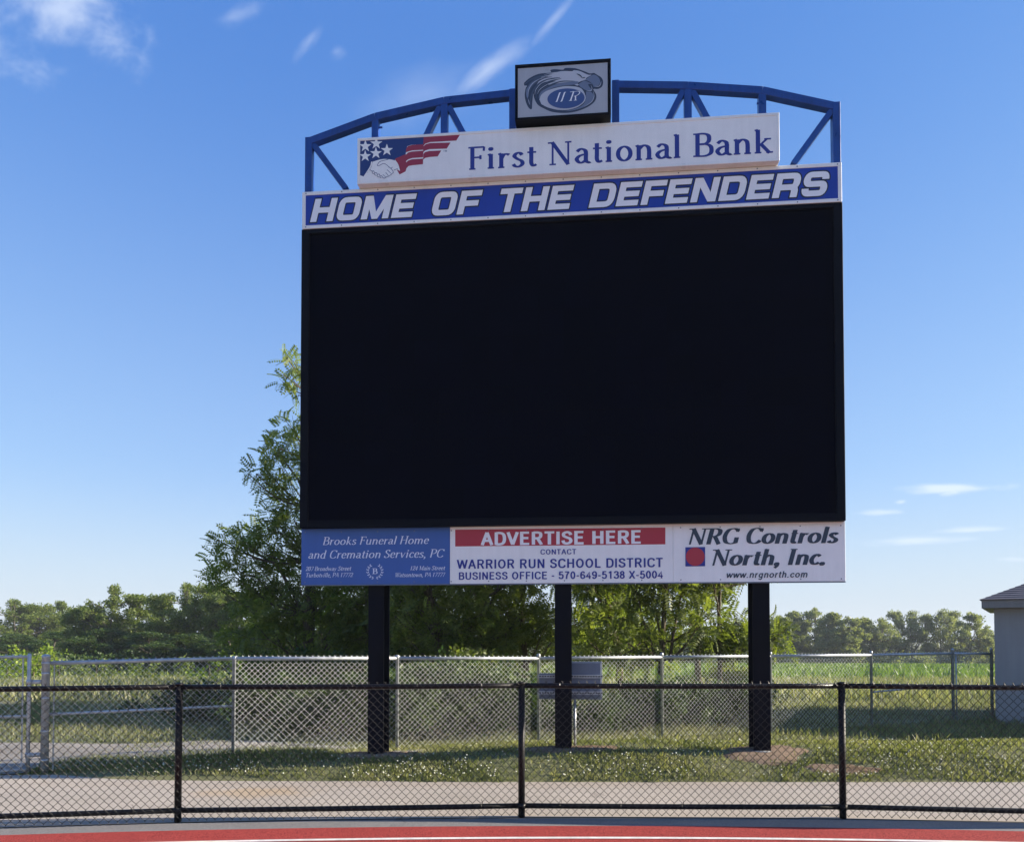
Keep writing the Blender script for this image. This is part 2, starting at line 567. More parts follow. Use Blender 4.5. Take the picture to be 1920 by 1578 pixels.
M['track'] = mat('red_rubber_surface', (0.4, 0.05, 0.05), 0.9, 0, 0.2, track_fn)
M['linepaint'] = wm('worn_white_line_paint', (0.74, 0.68, 0.62), 0.8, 0.14, scale=9)
M['concrete'] = wm('concrete', (0.34, 0.33, 0.31), 0.9, 0.2, scale=12, bumpk=0.4)
M['boxgrey'] = wm('grey_enclosure_paint', (0.13, 0.16, 0.22), 0.4, 0.08)
M['stucco'] = wm('grey_stucco', (0.33, 0.32, 0.32), 0.85, 0.07, scale=2, bumpk=0.5)
M['fascia'] = wm('taupe_fascia', (0.25, 0.235, 0.22), 0.55, 0.08)


def shingle_fn(g, b):
    tc = g.n('ShaderNodeTexCoord').outputs['Object']
    geo = g.n('ShaderNodeNewGeometry')
    n2 = g.noise(tc, 40, 4, 0.7)
    k = g.m('ADD', g.m('MULTIPLY', geo.outputs['Random Per Island'], 0.5), g.m('MULTIPLY', n2, 0.5))
    g.put(b.inputs['Base Color'], g.mix(k, (0.12, 0.105, 0.11), (0.25, 0.22, 0.215)))


M['shingle'] = mat('asphalt_shingle', (0.1, 0.09, 0.08), 0.95, 0, 0.2, shingle_fn)

# ------------------------------------------------------------------ terrain
def sstep(a, b, x):
    t = np.clip((x - a) / (b - a), 0, 1)
    return t * t * (3 - 2 * t)


def gz(x, y):
    """height of the ground"""
    x = np.asarray(x, dtype=float)
    y = np.asarray(y, dtype=float)
    berm = (0.128 + 0.122 * sstep(-1.6, 0.6, x)) * sstep(9.05, 9.95, y) * (1 - sstep(10.5, 12.4, y)) * sstep(-6, -2.5, x)
    bumps = 0.018 * np.sin(x * 1.9 + y * 1.3) * np.sin(y * 2.3 - x * 0.7) * sstep(9.2, 10, y) * (1 - sstep(30, 60, y))
    slope = -0.030 * np.clip(y - 20, 0, None)
    roll = 0.35 * np.sin(x * 0.021 + 1) * np.sin(y * 0.017) * sstep(30, 90, y)
    far = 2.6 * sstep(230, 420, y) * 1.0 + 0.030 * np.clip(y - 300, 0, None)
    return berm + bumps + slope + roll + far


def sheet(name, xs, ys, dz, material, kind='structure', fn=None):
    X, Y = np.meshgrid(xs, ys)
    if fn is not None:
        X, Y = fn(X, Y)
    Z = gz(X, Y) + dz
    V = np.stack([X.ravel(), Y.ravel(), Z.ravel()], 1)
    nx, ny = len(xs), len(ys)
    i = np.arange((nx - 1) * (ny - 1))
    r, c = i // (nx - 1), i % (nx - 1)
    a = r * nx + c
    Fq = np.stack([a, a + 1, a + nx + 1, a + nx], 1)
    o = link(bpy.data.objects.new(name, np_mesh(name, V, Fq, material, True)))
    tag(o, kind=kind)
    return o


def span(a, b, n):
    return np.linspace(a, b, n)


xs = np.concatenate([span(-700, -40, 34)[:-1], span(-40, -14, 27)[:-1], span(-14, 14, 141), span(14, 40, 27)[1:], span(40, 700, 34)[1:]])
ys = np.concatenate([span(-60, 8.8, 12)[:-1], span(8.8, 18, 62), span(18, 60, 43)[1:], span(60, 450, 60)[1:], span(450, 1500, 12)[1:]])
sheet('ground', xs, ys, -0.012, M['soilgrass'])

RC, CX = 36.0, 0.6                       # radius of the running-track bend, its axis


def arc_y(x, y0, cx=CX):
    return y0 - (np.asarray(x) - cx) ** 2 / (2 * RC)


def arc_sheet(name, y0, y1, z, material, x0=-14, x1=14, nx=113, ny=4, c0=CX, c1=CX, jag=0.0):
    X = span(x0, x1, nx)
    V, Fq = [], []
    rng = np.random.RandomState(5)
    for j in range(ny):
        t = j / (ny - 1)
        ya = arc_y(X, y0, c0) if not callable(y0) else y0(X)
        yb = arc_y(X, y1, c1) if not callable(y1) else y1(X)
        Y = ya * (1 - t) + yb * t
        if jag and j == ny - 1:
            Y = Y + rng.uniform(-jag, jag, nx)
        V.append(np.stack([X, Y, np.full(nx, z)], 1))
    V = np.concatenate(V)
    i = np.arange((nx - 1) * (ny - 1))
    r, c = i // (nx - 1), i % (nx - 1)
    a = r * nx + c
    Fq = np.stack([a, a + 1, a + nx + 1, a + nx], 1)
    o = link(bpy.data.objects.new(name, np_mesh(name, V, Fq, material)))
    return tag(o, kind='structure')


def asphalt_edge(x):
    x = np.asarray(x)
    return 9.18 + 0.45 * (1 - sstep(-6.0, -1.0, x)) + 0.02 * np.sin(x * 3.1) + 0.015 * np.sin(x * 7.7) + 1.9 * (1 - sstep(-6.2, -5.2, x)) * 0


arc_sheet('path', lambda x: arc_y(x, 7.42, 0.9) - 0.05, asphalt_edge, 0.0, M['asphalt'], jag=0.03, nx=281)
arc_sheet('apron', 6.90, lambda x: arc_y(x, 7.42, 0.9) - 0.052, -0.006, M['apron'])
arc_sheet('running_track', -0.3, 7.03, 0.000, M['track'])
arc_sheet('track_line', 6.575, 6.635, 0.004, M['linepaint'])
tl = arc_sheet('track_line', 5.35, 5.41, 0.004, M['linepaint'])
# gravel lane that passes the gate at the left
gx, gy = span(-30, -1.2, 97), span(0, 1, 9)
sheet('gravel_lane', gx, gy, 0.004, M['gravel'], fn=lambda X, Y: (X, (9.55 + 1.15 * sstep(-6.0, -5.0, X)
      + 0.1 * np.sin(X * 1.7)) * (1 - Y) + Y * (12.6 + 0.12 * np.sin(X * 1.1) - 1.3 * sstep(-4.0, -1.2, X))))
sheet('dirt_strip', span(3.6, 16, 60), span(0, 1, 5), 0.006, M['dirt'], fn=lambda X, Y: (X, 11.75 + 0.05 * np.sin(X * 2.3) + Y * (0.75 + 0.1 * np.sin(X * 1.3)) * sstep(3.6, 5, X)))
# crop field far behind the right-hand fence
sheet('crop_field', span(2.5, 160, 70), span(42, 148, 50), 0.03,
      mat('crop_ground', (0.1, 0.16, 0.03), 0.95, 0, 0.1, ground_fn([(0.06, 0.11, 0.02), (0.10, 0.17, 0.03), (0.13, 0.20, 0.04)], 0.1, 2)),
      fn=lambda X, Y: (X + (Y - 42) * 0.10, Y))


# ------------------------------------------------------------------ blades, tufts (one object each: nobody could count them)
def blades(name, n, xr, yr, h, w, material, seed, keep=None, lean=0.5, kind='stuff', segs=1):
    r = np.random.RandomState(seed)
    x = r.uniform(*xr, n)
    y = r.uniform(*yr, n)
    if keep is not None:
        k = keep(x, y, r)
        x, y = x[k], y[k]
    n = len(x)
    hh = h[0] + (h[1] - h[0]) * r.rand(n) ** 1.6
    ww = w * r.uniform(0.6, 1.4, n)
    a = r.uniform(0, 2 * math.pi, n)
    la = r.uniform(0, 2 * math.pi, n)
    ll = hh * lean * r.rand(n)
    z = gz(x, y) - 0.015
    V = np.zeros((n, 4, 3))
    V[:, 0] = np.stack([x - np.cos(a) * ww / 2, y - np.sin(a) * ww / 2, z], 1)
    V[:, 1] = np.stack([x + np.cos(a) * ww / 2, y + np.sin(a) * ww / 2, z], 1)
    V[:, 2] = np.stack([x + np.cos(a) * ww / 2.4 + np.cos(la) * ll * .45, y + np.sin(a) * ww / 2.4 + np.sin(la) * ll * .45, z + hh * 0.6], 1)
    V[:, 3] = np.stack([x + np.cos(la) * ll, y + np.sin(la) * ll, z + hh], 1)
    i = np.arange(n) * 4
    Fq = np.stack([i, i + 1, i + 2, i + 3], 1)
    o = link(bpy.data.objects.new(name, np_mesh(name, V.reshape(-1, 3), Fq, material)))
    return tag(o, kind=kind)


def hash_noise(x, y, s):
    return 0.5 + 0.25 * (np.sin(x * s * 1.3 + 2.1 * np.sin(y * s * 0.9)) + np.sin(y * s * 1.7 + 1.7 * np.sin(x * s * 1.1 + 1)))


PIL = [(-1.74, 10.45), (0.68, 10.21), (3.12, 9.98)]        # pillar feet, refined below


def near_grass(x, y, r):
    k = y > asphalt_edge(x) + 0.03 * r.randn(len(x))
    for px, py in PIL:
        d = np.hypot((x - px) / 0.62, (y - py + 0.06) / 0.34)
        k &= (d > 1) | (r.rand(len(x)) < 0.12)
    k &= ~((np.hypot((x - 3.9) / 0.45, (y - 9.45) / 0.12) < 1) & (r.rand(len(x)) < 0.9))
    # the left end thins out into the gravel lane
    k &= (x > -5.9) | (r.rand(len(x)) < 0.02)
    lane = (x < -2.2) & (y > 10.75 + 0.25 * hash_noise(x, y, 3))
    k &= ~lane | (r.rand(len(x)) < 0.20)
    k &= ~((x > 3.9) & (y > 11.8) & (y < 12.5)) | (r.rand(len(x)) < 0.08)
    dens = 0.25 + 0.75 * sstep(0.25, 0.6, hash_noise(x, y, 2.1))
    k &= r.rand(len(x)) < dens
    return k


blades('grass', 190000, (-7.0, 9.5), (9.1, 12.7), (0.018, 0.075), 0.011, M['grass'], 1, near_grass, 0.9)
blades('grass', 9000, (-5.9, -2.4), (9.75, 10.75), (0.04, 0.13), 0.010, M['grass'], 2, lambda x, y, r: r.rand(len(x)) < 0.25 + 0.75 * np.exp(-((y - 10.25) / 0.25) ** 2), 0.9)
blades('meadow_grass', 130000, (-12, 16), (12.4, 21), (0.03, 0.17), 0.013, M['drygrass'], 3,
       lambda x, y, r: ~((x < -1.8) & (y < 12.7)) & ~((x > 3.9) & (y < 12.5)) & (r.rand(len(x)) < 0.35 + 0.65 * sstep(.3, .6, hash_noise(x, y, 0.8))), 0.7)
blades('meadow_grass', 90000, (-32, 34), (21, 44), (0.1, 0.42), 0.045, M['drygrass'], 4, lambda x, y, r: np.abs(x) < y * 0.72, 0.6)
blades('crop_plants', 110000, (5, 110), (41, 148), (0.25, 0.7), 0.16, M['crop'], 5,
       lambda x, y, r: (x < y * 0.72) & (x > 3 + (y - 42) * 0.1) & (r.rand(len(x)) < 0.25 + 0.75 * (45 / y)), 0.8)
blades('field_grass', 60000, (-95, 60), (44, 150), (0.2, 0.6), 0.14, M['leafmid'], 6,
       lambda x, y, r: (x < 3 + (y - 42) * .1) & (np.abs(x) < y * 0.72), 0.6)


def flowers():
    r = np.random.RandomState(8)
    n = 3200
    x = r.uniform(-5.9, 9, n)
    y = r.uniform(9.15, 10.9, n)
    k = near_grass(x, y, r) & (r.rand(n) < 0.35 + 0.65 * np.exp(-((y - 9.4) / 0.35) ** 2))
    x, y = x[k], y[k]
    n = len(x)
    s = r.uniform(0.005, 0.013, n)
    z = gz(x, y) + r.uniform(0.03, 0.07, n)
    d = np.array([(1, 0, 0), (0, 1, 0), (-1, 0, 0), (0, -1, 0), (0, 0, .9), (0, 0, -.9)], float)
    V = np.stack([x, y, z], 1)[:, None] + d[None] * s[:, None, None]
    f = np.array([(0, 1, 4), (1, 2, 4), (2, 3, 4), (3, 0, 4), (1, 0, 5), (2, 1, 5), (3, 2, 5), (0, 3, 5)])
    Fq = (np.arange(n) * 6)[:, None, None] + f[None]
    o = link(bpy.data.objects.new('clover_flowers', np_mesh('clover_flowers', V.reshape(-1, 3), Fq.reshape(-1, 3), M['clover'])))
    tag(o, kind='stuff')


flowers()

# ------------------------------------------------------------------ plants
def rot_mats(r, n, dirs=None, spread=1.0):
    """random rotation matrices; column 0 follows dirs"""
    if dirs is None:
        d = r.randn(n, 3)
    else:
        d = dirs + r.randn(n, 3) * spread
    d /= np.linalg.norm(d, axis=1)[:, None] + 1e-9
    a = r.randn(n, 3) * 0.55 + np.array([0, 0, 1.0])
    a -= d * (a * d).sum(1)[:, None]
    a /= np.linalg.norm(a, axis=1)[:, None] + 1e-9
    b = np.cross(a, d)
    return np.stack([d, b, a], 2)            # columns: along, across, up


def scatter(tv, tf, P, R, S):
    V = np.einsum('nij,vj->nvi', R, tv) * S[:, None, None] + P[:, None]
    Fq = (np.arange(len(P)) * len(tv))[:, None, None] + tf[None]
    return V.reshape(-1, 3), Fq.reshape(-1, tf.shape[1])


def compound_leaf(pairs=6):
    """a locust leaf: leaflets in pairs on a drooping stalk, one unit long"""
    V, Fq = [], []

    def leaflet(c, d, l, w):
        d = np.array(d, float)
        d /= np.linalg.norm(d)
        s = np.cross(d, (0, 0, 1.0))
        n = len(V)
        V.extend([c, c + d * l * .5 + s * w / 2, c + d * l, c + d * l * .5 - s * w / 2])
        Fq.append((n, n + 1, n + 2, n + 3))
    for i in range(pairs):
        t = 0.15 + 0.78 * i / (pairs - 1)
        c = np.array([t, 0, -0.32 * t * t])
        for sgn in (-1, 1):
            leaflet(c, (0.35, sgn, -0.25), 0.32 * (1 - 0.35 * abs(t - .5)), 0.150)
    leaflet(np.array([0.95, 0, -0.29]), (1, 0, -.6), 0.26, 0.11)
    return np.array(V), np.array(Fq)


def leaf_tuft(k, seed, size=0.42):
    """k leaves pointing out of one twig end"""
    r = np.random.RandomState(seed)
    V, Fq = [], []
    for i in range(k):
        a = 2 * math.pi * (i + r.rand() * .6) / k
        el = r.uniform(-0.5, 0.7)
        d = np.array([math.cos(a) * math.cos(el), math.sin(a) * math.cos(el), math.sin(el)])
        s = np.cross(d, r.randn(3))
        s /= np.linalg.norm(s)
        c = d * r.uniform(0.05, 0.35)
        n = len(V)
        V.extend([c, c + d * size * .5 + s * size * .33, c + d * size, c + d * size * .5 - s * size * .33])
        Fq.append((n, n + 1, n + 2, n + 3))
    return np.array(V), np.array(Fq)


CL = compound_leaf(6)
CLs = compound_leaf(4)
TUFT = leaf_tuft(7, 1)
TUFT5 = leaf_tuft(5, 2, 0.6)


def curve_pts(a, b, sag, n, r, wob):
    pts = []
    for i in range(n + 1):
        t = i / n
        p = a * (1 - t) + b * t + np.array([0, 0, sag * math.sin(math.pi * t)])
        if 0 < i < n:
            p = p + r.randn(3) * wob
        pts.append(p)
    return pts


def foliage(clumps, template, n_per, size, r, shell=0.45, dirs_out=0.6, squash=0.75):
    P, D = [], []
    for c, rad in clumps:
        k = max(4, int(n_per * rad ** 2))
        u = r.randn(k, 3)
        u /= np.linalg.norm(u, axis=1)[:, None]
        q = shell + (1 - shell) * r.rand(k) ** 0.6
        q *= 1 + 0.25 * np.sin(u[:, 0] * 5 + c[0] * 3) * np.sin(u[:, 2] * 6 + c[1])
        off = u * (q * rad)[:, None] * np.array([1, 1, squash])
        P.append(c + off)
        D.append(u * dirs_out + np.array([0, 0, 0.1]))
    P = np.concatenate(P)
    D = np.concatenate(D)
    R = rot_mats(r, len(P), D, 0.45)
    S = size * r.uniform(0.65, 1.25, len(P))
    return scatter(template[0], template[1], P, R, S)


def plant(name, loc, trunk, clumps, template, n_per, size, leafmat, barkmat, seed, trunk_r=0.12, twigs=3, limb_r=0.035,
          shell=0.4, tname='trunk', cname='crown', squash=0.75, meshes=None, extra=None, twig_n=4, ext_mat=None):
    """trunk: list of points (local); clumps: [(centre, radius)] local.  thing > trunk, crown"""
    r = np.random.RandomState(seed)
    root = empty(name, loc)
    if meshes is None:
        mb = MB()
        trunk = [np.array(p, float) for p in trunk]
        ks = np.linspace(1, 0.35, len(trunk))
        ks[0] = 1.25
        mb.tube(trunk, [trunk_r * k for k in ks], 9)
        for (path, ra, rb) in (extra or []):
            mb.tube(path, list(np.linspace(ra, rb, len(path))), 7)
        for c, rad in clumps:
            # leave the trunk below the clump
            zt = [abs(t[2] - (c[2] - rad * 0.6 - 0.35 * np.hypot(c[0] - t[0], c[1] - t[1]))) for t in trunk]
            j = int(np.argmin(zt))
            pts = curve_pts(trunk[j], c, -0.12 * np.linalg.norm(c - trunk[j]), 4, r, 0.05 * rad)
            mb.tube(pts, list(np.linspace(limb_r * (0.7 + rad * 0.4), limb_r * 0.35, 5)), 5, False)
            for _ in range(twigs):
                u = r.randn(3)
                u /= np.linalg.norm(u)
                s = pts[r.randint(2, 5)]
                e = c + u * rad * 0.9 * np.array([1, 1, squash])
                mb.tube(curve_pts(s, e, -0.05, 2, r, 0.04 * rad), [limb_r * .35, limb_r * .22, limb_r * .1], twig_n, False)
        tr = mb.build(tname, barkmat, root, smooth=True)
        V, Fq = foliage(clumps, template, n_per, size, r, shell, 0.7, squash)
        cr = link(bpy.data.objects.new(cname, np_mesh(cname, V, Fq, leafmat)), root)
    else:
        tr = link(bpy.data.objects.new(tname, meshes[0]), root)
        cr = link(bpy.data.objects.new(cname, meshes[1]), root)
    return root, (tr.data, cr.data)


def rand_clumps(seed, h, rad, z0, n, cr, top=0.55, flat=1.0):
    """clump centres inside an irregular crown between z0 and h"""
    r = np.random.RandomState(seed)
    out = []
    for i in range(n):
        t = r.rand()
        z = z0 + (h - z0) * t
        env = rad * (math.sin(math.pi * min(1, (0.18 + t * 0.82))) ** 0.6 if t > top else 0.75 + 0.25 * t)
        a = r.uniform(0, 2 * math.pi)
        q = env * math.sqrt(r.rand()) * (0.75 + 0.4 * r.rand())
        c = cr * r.uniform(0.6, 1.25)
        out.append((np.array([math.cos(a) * q, math.sin(a) * q * flat, min(z, h - c * 0.6)]), c))
    return out


def wall_clumps(u0, u1, v0, v1, Y, n, cr, seed, base, dY=1.2, keep=None):
    """clumps filling the part of the tree row that stands between two bearings, local to base"""
    r = np.random.RandomState(seed)
    out = []
    while len(out) < n:
        u, v = r.uniform(u0, u1), r.uniform(v0, v1)
        if keep and not keep(u, v):
            continue
        p = at(u, v, Y + r.uniform(-dY, dY))
        out.append((np.array(p - base), cr * r.uniform(0.6, 1.2)))
    return out

# ------------------------------------------------------------------ the scoreboard's own frame
PA = at(565, 1000, 10.24)
PB = at(1585, 1000, 9.588)
DIRX = Vector((PB.x - PA.x, PB.y - PA.y, 0)).normalized()
NRM = Vector((-DIRX.y, DIRX.x, 0))                     # points away from the viewer
RZ = math.atan2(DIRX.y, DIRX.x)
ORG = Vector(((PA.x + PB.x) / 2, (PA.y + PB.y) / 2, 0))


def bp(u, v, off=0.0):
    """local (x along the board, z height) of a point on the plane 'off' metres behind the board's front"""
    d = pxdir(u, v)
    o = Vector((0, 0, EYE))
    t = ((ORG + NRM * off) - o).dot(NRM) / d.dot(NRM)
    p = o + d * t
    return ((p - ORG).dot(DIRX), p.z)


board = empty('scoreboard', ORG, RZ)
tag(board, 'large video scoreboard with blank black screen, blue truss arch and banners on three posts', 'scoreboard')


def rect(tl, tr, bl_, br, off):
    """mean rectangle of four corners seen in the photograph"""
    a, b, c, d = bp(*tl, off), bp(*tr, off), bp(*bl_, off), bp(*br, off)
    return ((a[0] + c[0]) / 2, (b[0] + d[0]) / 2, (c[1] + d[1]) / 2, (a[1] + b[1]) / 2)    # x0 x1 z0 z1


# pillars: wide-flange steel
pil_px = [(689, 719, 1415), (1041, 1071, 1405), (1413, 1446, 1408)]
OFFP = 0.15
ads = rect((565, 993), (1585, 978), (565, 1096), (1585, 1089), 0.10)
hdr = rect((567, 360), (1578, 304.5), (566, 429), (1579, 378.5), 0.0)
scr = rect((565, 430), (1579, 379), (562, 990), (1587, 975), 0.0)
print('ads', ads, 'hdr', hdr, 'scr', scr)
pil_x = []
for k, (ua, ub, vb) in enumerate(pil_px):
    xa, za = bp(ua, vb, OFFP)
    xb, _ = bp(ub, vb, OFFP)
    xc = (xa + xb) / 2
    pil_x.append(xc)
    w, dpt = 0.205, 0.30
    top = hdr[3] - 0.1
    m = MB()
    m.box(xc - w / 2, xc + w / 2, OFFP, OFFP + 0.016, za - 0.2, top)
    m.box(xc - w / 2, xc + w / 2, OFFP + dpt - 0.016, OFFP + dpt, za - 0.2, top)
    m.box(xc - 0.006, xc + 0.006, OFFP + 0.016, OFFP + dpt - 0.016, za - 0.2, top)
    p = m.build('post', M['blacksteel'], board)
    wpos = ORG + DIRX * xc + NRM * (OFFP + dpt / 2)
    PIL[k] = (wpos.x, wpos.y)
    # concrete footing and the heap of bare soil round it
    zz = float(gz(wpos.x, wpos.y))
    f = MB()
    f.tube([(xc, OFFP + dpt / 2, zz - 0.1), (xc, OFFP + dpt / 2, zz + 0.010)], 0.20, 20)
    f.build('footing', M['concrete'], board, 0.01)
    print('pillar', k, wpos, 'base', za, 'ground', zz)

# cabinets
m = MB()
fx0, fx1, fz0, fz1 = scr
fr = 0.105
m.box(fx0, fx1, 0.02, 0.22, fz1 - 0.001, fz1 - 0.002)
m = MB()
m.box(fx0, fx0 + fr, 0, 0.14, fz0, fz1 - 0.003)
m.box(fx1 - fr, fx1, 0, 0.14, fz0, fz1 - 0.003)
m.box(fx0 + fr, fx1 - fr, 0, 0.14, fz0, fz0 + fr * 0.9)
m.box(fx0 + fr, fx1 - fr, 0, 0.14, fz1 - 0.06, fz1 - 0.003)
m.build('screen_frame', M['cabinet'], board, 0.004)
m = MB()
m.box(fx0 + fr, fx1 - fr, 0.035, 0.14, fz0 + fr * 0.9, fz1 - 0.06)
m.build('screen', M['screen'], board)

# header with its white border
hx0, hx1, hz0, hz1 = hdr
m = MB()
b = 0.045
m.box(hx0, hx1, 0.0, 0.14, hz0, hz0 + b)
m.box(hx0, hx1, 0.0, 0.14, hz1 - b, hz1)
m.box(hx0, hx0 + b, 0.0, 0.14, hz0 + b, hz1 - b)
m.box(hx1 - b, hx1, 0.0, 0.14, hz0 + b, hz1 - b)
m.build('header_frame', M['whiteframe'], board, 0.003)
m = MB()
m.box(hx0 + b, hx1 - b, 0.006, 0.14, hz0 + b, hz1 - b)
header = m.build('header_sign', M['headerblue'], board)
header['label'] = 'royal blue banner reading HOME OF THE DEFENDERS'

# banner panels under the screen
ax0, ax1, az0, az1 = ads
xs1 = bp(843.5, 1040, 0.10)[0]
xs2 = bp(1262, 1040, 0.10)[0]
panels = []
for i, (a, b_, mm, lab) in enumerate(((ax0, xs1 - 0.002, 'adblue', 'blue funeral home banner with pale italic lettering'),
                                      (xs1 + 0.002, xs2 - 0.001, 'white', 'white ADVERTISE HERE banner with a red strip'),
                                      (xs2 + 0.001, ax1, 'white', 'white banner with dark italic NRG Controls lettering'))):
    m = MB()
    m.box(a, b_, 0.10, 0.13, az0, fz0 + 0.02)
    p = m.build('banner', M[mm], board, 0.002)
    p['label'] = lab
    panels.append(p)
m = MB()
m.box(ax0, ax1, 0.098, 0.134, az0 - 0.014, az0 - 0.002)
m.build('banner_rail', M['boxgrey'], board)

sw = MB()
for (qa, qb, qz, qy) in ((hx0, hx1, hz0 + .022, 0.0), (hx0, hx1, hz1 - .022, 0.0), (ax0, ax1, az0 + .03, 0.10), (ax0, ax1, fz0 - .045, 0.10)):
    for i in range(15):
        q = qa + .05 + (qb - qa - .1) * i / 14
        sw.tube([(q, qy + .002, qz), (q, qy - .004, qz)], 0.008, 6)
sw.build('screw', M['boxgrey'], board)['kind'] = 'stuff'

# bank sign box
bk = rect((670, 260), (1461, 210), (670, 344), (1462, 303), -0.10)
bx0, bx1, bz0, bz1 = bk
bz0 = max(bz0, hz1 + 0.004)
m = MB()
b = 0.035
m.box(bx0, bx1, -0.10, 0.16, bz0, bz0 + b)
m.box(bx0, bx1, -0.10, 0.16, bz1 - b, bz1)
m.box(bx0, bx0 + b, -0.10, 0.16, bz0 + b, bz1 - b)
m.box(bx1 - b, bx1, -0.10, 0.16, bz0 + b, bz1 - b)
m.build('sign_frame', M['whiteframe'], board, 0.003)
m = MB()
m.box(bx0 + b, bx1 - b, -0.095, 0.15, bz0 + b, bz1 - b)
bank = m.build('bank_sign', M['white'], board)
bank['label'] = 'white sign box reading First National Bank'

# emblem box
lg = rect((965.6, 121.5), (1145.6, 109.5), (965.6, 225), (1145.6, 216), -0.22)
lx0, lx1, lz0, lz1 = lg
lz0 = max(lz0, bz1 + 0.03)
ins = 0.045
lp = rect((971, 127.5), (1139.8, 117), (970.8, 220), (1139, 210.8), -0.22)
m = MB()
m.box(lx0, lx1, -0.22, 0.10, lz0 - 0.0, lp[2])
m.box(lx0, lx1, -0.22, 0.10, lp[3], lz1)
m.box(lx0, lp[0], -0.22, 0.10, lp[2], lp[3])
m.box(lp[1], lx1, -0.22, 0.10, lp[2], lp[3])
m.build('emblem_frame', M['cabinet'], board, 0.003)
m = MB()
m.box(lp[0], lp[1], -0.213, 0.09, lp[2], lp[3])
emblem = m.build('emblem_panel', M['logogrey'], board)
emblem['label'] = 'grey panel with an eagle head emblem and the letters WR'

# blue truss arch
TO = 0.25
UP = Vector((0, 1, 0))
chordL = [(581, 269), (705, 223), (834, 193), (962, 179)]
chordR = [(1154, 163), (1289, 165), (1428, 174), (1566, 204)]


def P3(u, v, off=TO):
    x, z = bp(u, v, off)
    return Vector((x, off, z))


def truss(path):
    pts = [P3(*q) for q in path]
    for a, b_ in zip(pts[:-1], pts[1:]):
        MB().bar(a, b_, 0.095, 0.11, UP).build('truss_chord', M['trussblue'], board, 0.004)
    return pts


tlp = truss(chordL)
trp = truss(chordR)
zb = hz1 - 0.05
for p in tlp + trp:
    e_ = 0.054 if p in (tlp[0], tlp[-1], trp[0], trp[-1]) else -0.02
    MB().bar((p.x, TO, zb), (p.x, TO, p.z + e_), 0.092, 0.114 if e_ > 0 else 0.10, UP).build('truss_post', M['trussblue'], board, 0.004)
for a, b_ in (((588, 272), (650, 356)), ((826, 202), (765, 330)), ((842, 202), (905, 320)),
              ((1281, 172), (1216, 300)), ((1297, 172), (1362, 292)), ((1560, 208), (1487, 309))):
    MB().bar(P3(*a), P3(*b_), 0.075, 0.085, UP).build('truss_brace', M['trussblue'], board, 0.004)
# lower tie behind the bank sign, and the bolts of the lifting lugs
MB().bar((tlp[0].x, TO, hz1 + 0.05), (trp[-1].x, TO, hz1 + 0.05), 0.07, 0.08, UP).build('truss_tie', M['trussblue'], board)
for u, v in ((714, 242), (1421, 197)):
    x, z = bp(u, v, TO)
    MB().tube([(x - 0.02, TO - 0.03, z), (x + 0.03, TO - 0.03, z)], 0.012, 6).build('lug', M['trussblue'], board)

# ------------------------------------------------------------------ lettering
def ribbon(pts, hfun, closed=False):
    """left and right edge points of a pen stroke with mitred corners"""
    n = len(pts)
    P = [np.array(p, float) for p in pts]
    segs = n if closed else n - 1
    N, H = [], []
    for i in range(segs):
        d = P[(i + 1) % n] - P[i]
        l = math.hypot(*d) or 1e-6
        nn = np.array([-d[1], d[0]]) / l
        N.append(nn)
        H.append(hfun(nn))
    L, R = [], []
    for i in range(n):
        if closed or 0 < i < n - 1:
            n1, h1, n2, h2 = N[(i - 1) % segs], H[(i - 1) % segs], N[i % segs], H[i % segs]
            A = np.array([n1, n2])
            if abs(np.linalg.det(A)) > 0.12:
                v = np.linalg.solve(A, np.array([h1, h2]))
                if math.hypot(*v) > 3 * max(h1, h2):
                    v = (n1 * h1 + n2 * h2) / 2
            else:
                v = (n1 * h1 + n2 * h2) / 2
        elif i == 0:
            v = N[0] * H[0]
        else:
            v = N[-1] * H[-1]
        L.append(P[i] + v)
        R.append(P[i] - v)
    return L, R


def catmull(pts, k=5):
    P = [np.array(p, float) for p in pts]
    P = [2 * P[0] - P[1]] + P + [2 * P[-1] - P[-2]]
    out = []
    for i in range(1, len(P) - 2):
        for j in range(k):
            t = j / k
            a, b_, c, d = P[i - 1], P[i], P[i + 1], P[i + 2]
            out.append(0.5 * ((2 * b_) + (c - a) * t + (2 * a - 5 * b_ + 4 * c - d) * t * t + (3 * b_ - a - 3 * c + d) * t ** 3))
    out.append(P[-2])
    return out


def parse(s):
    return [tuple(float(q) for q in t.split(',')) for t in s.split()]


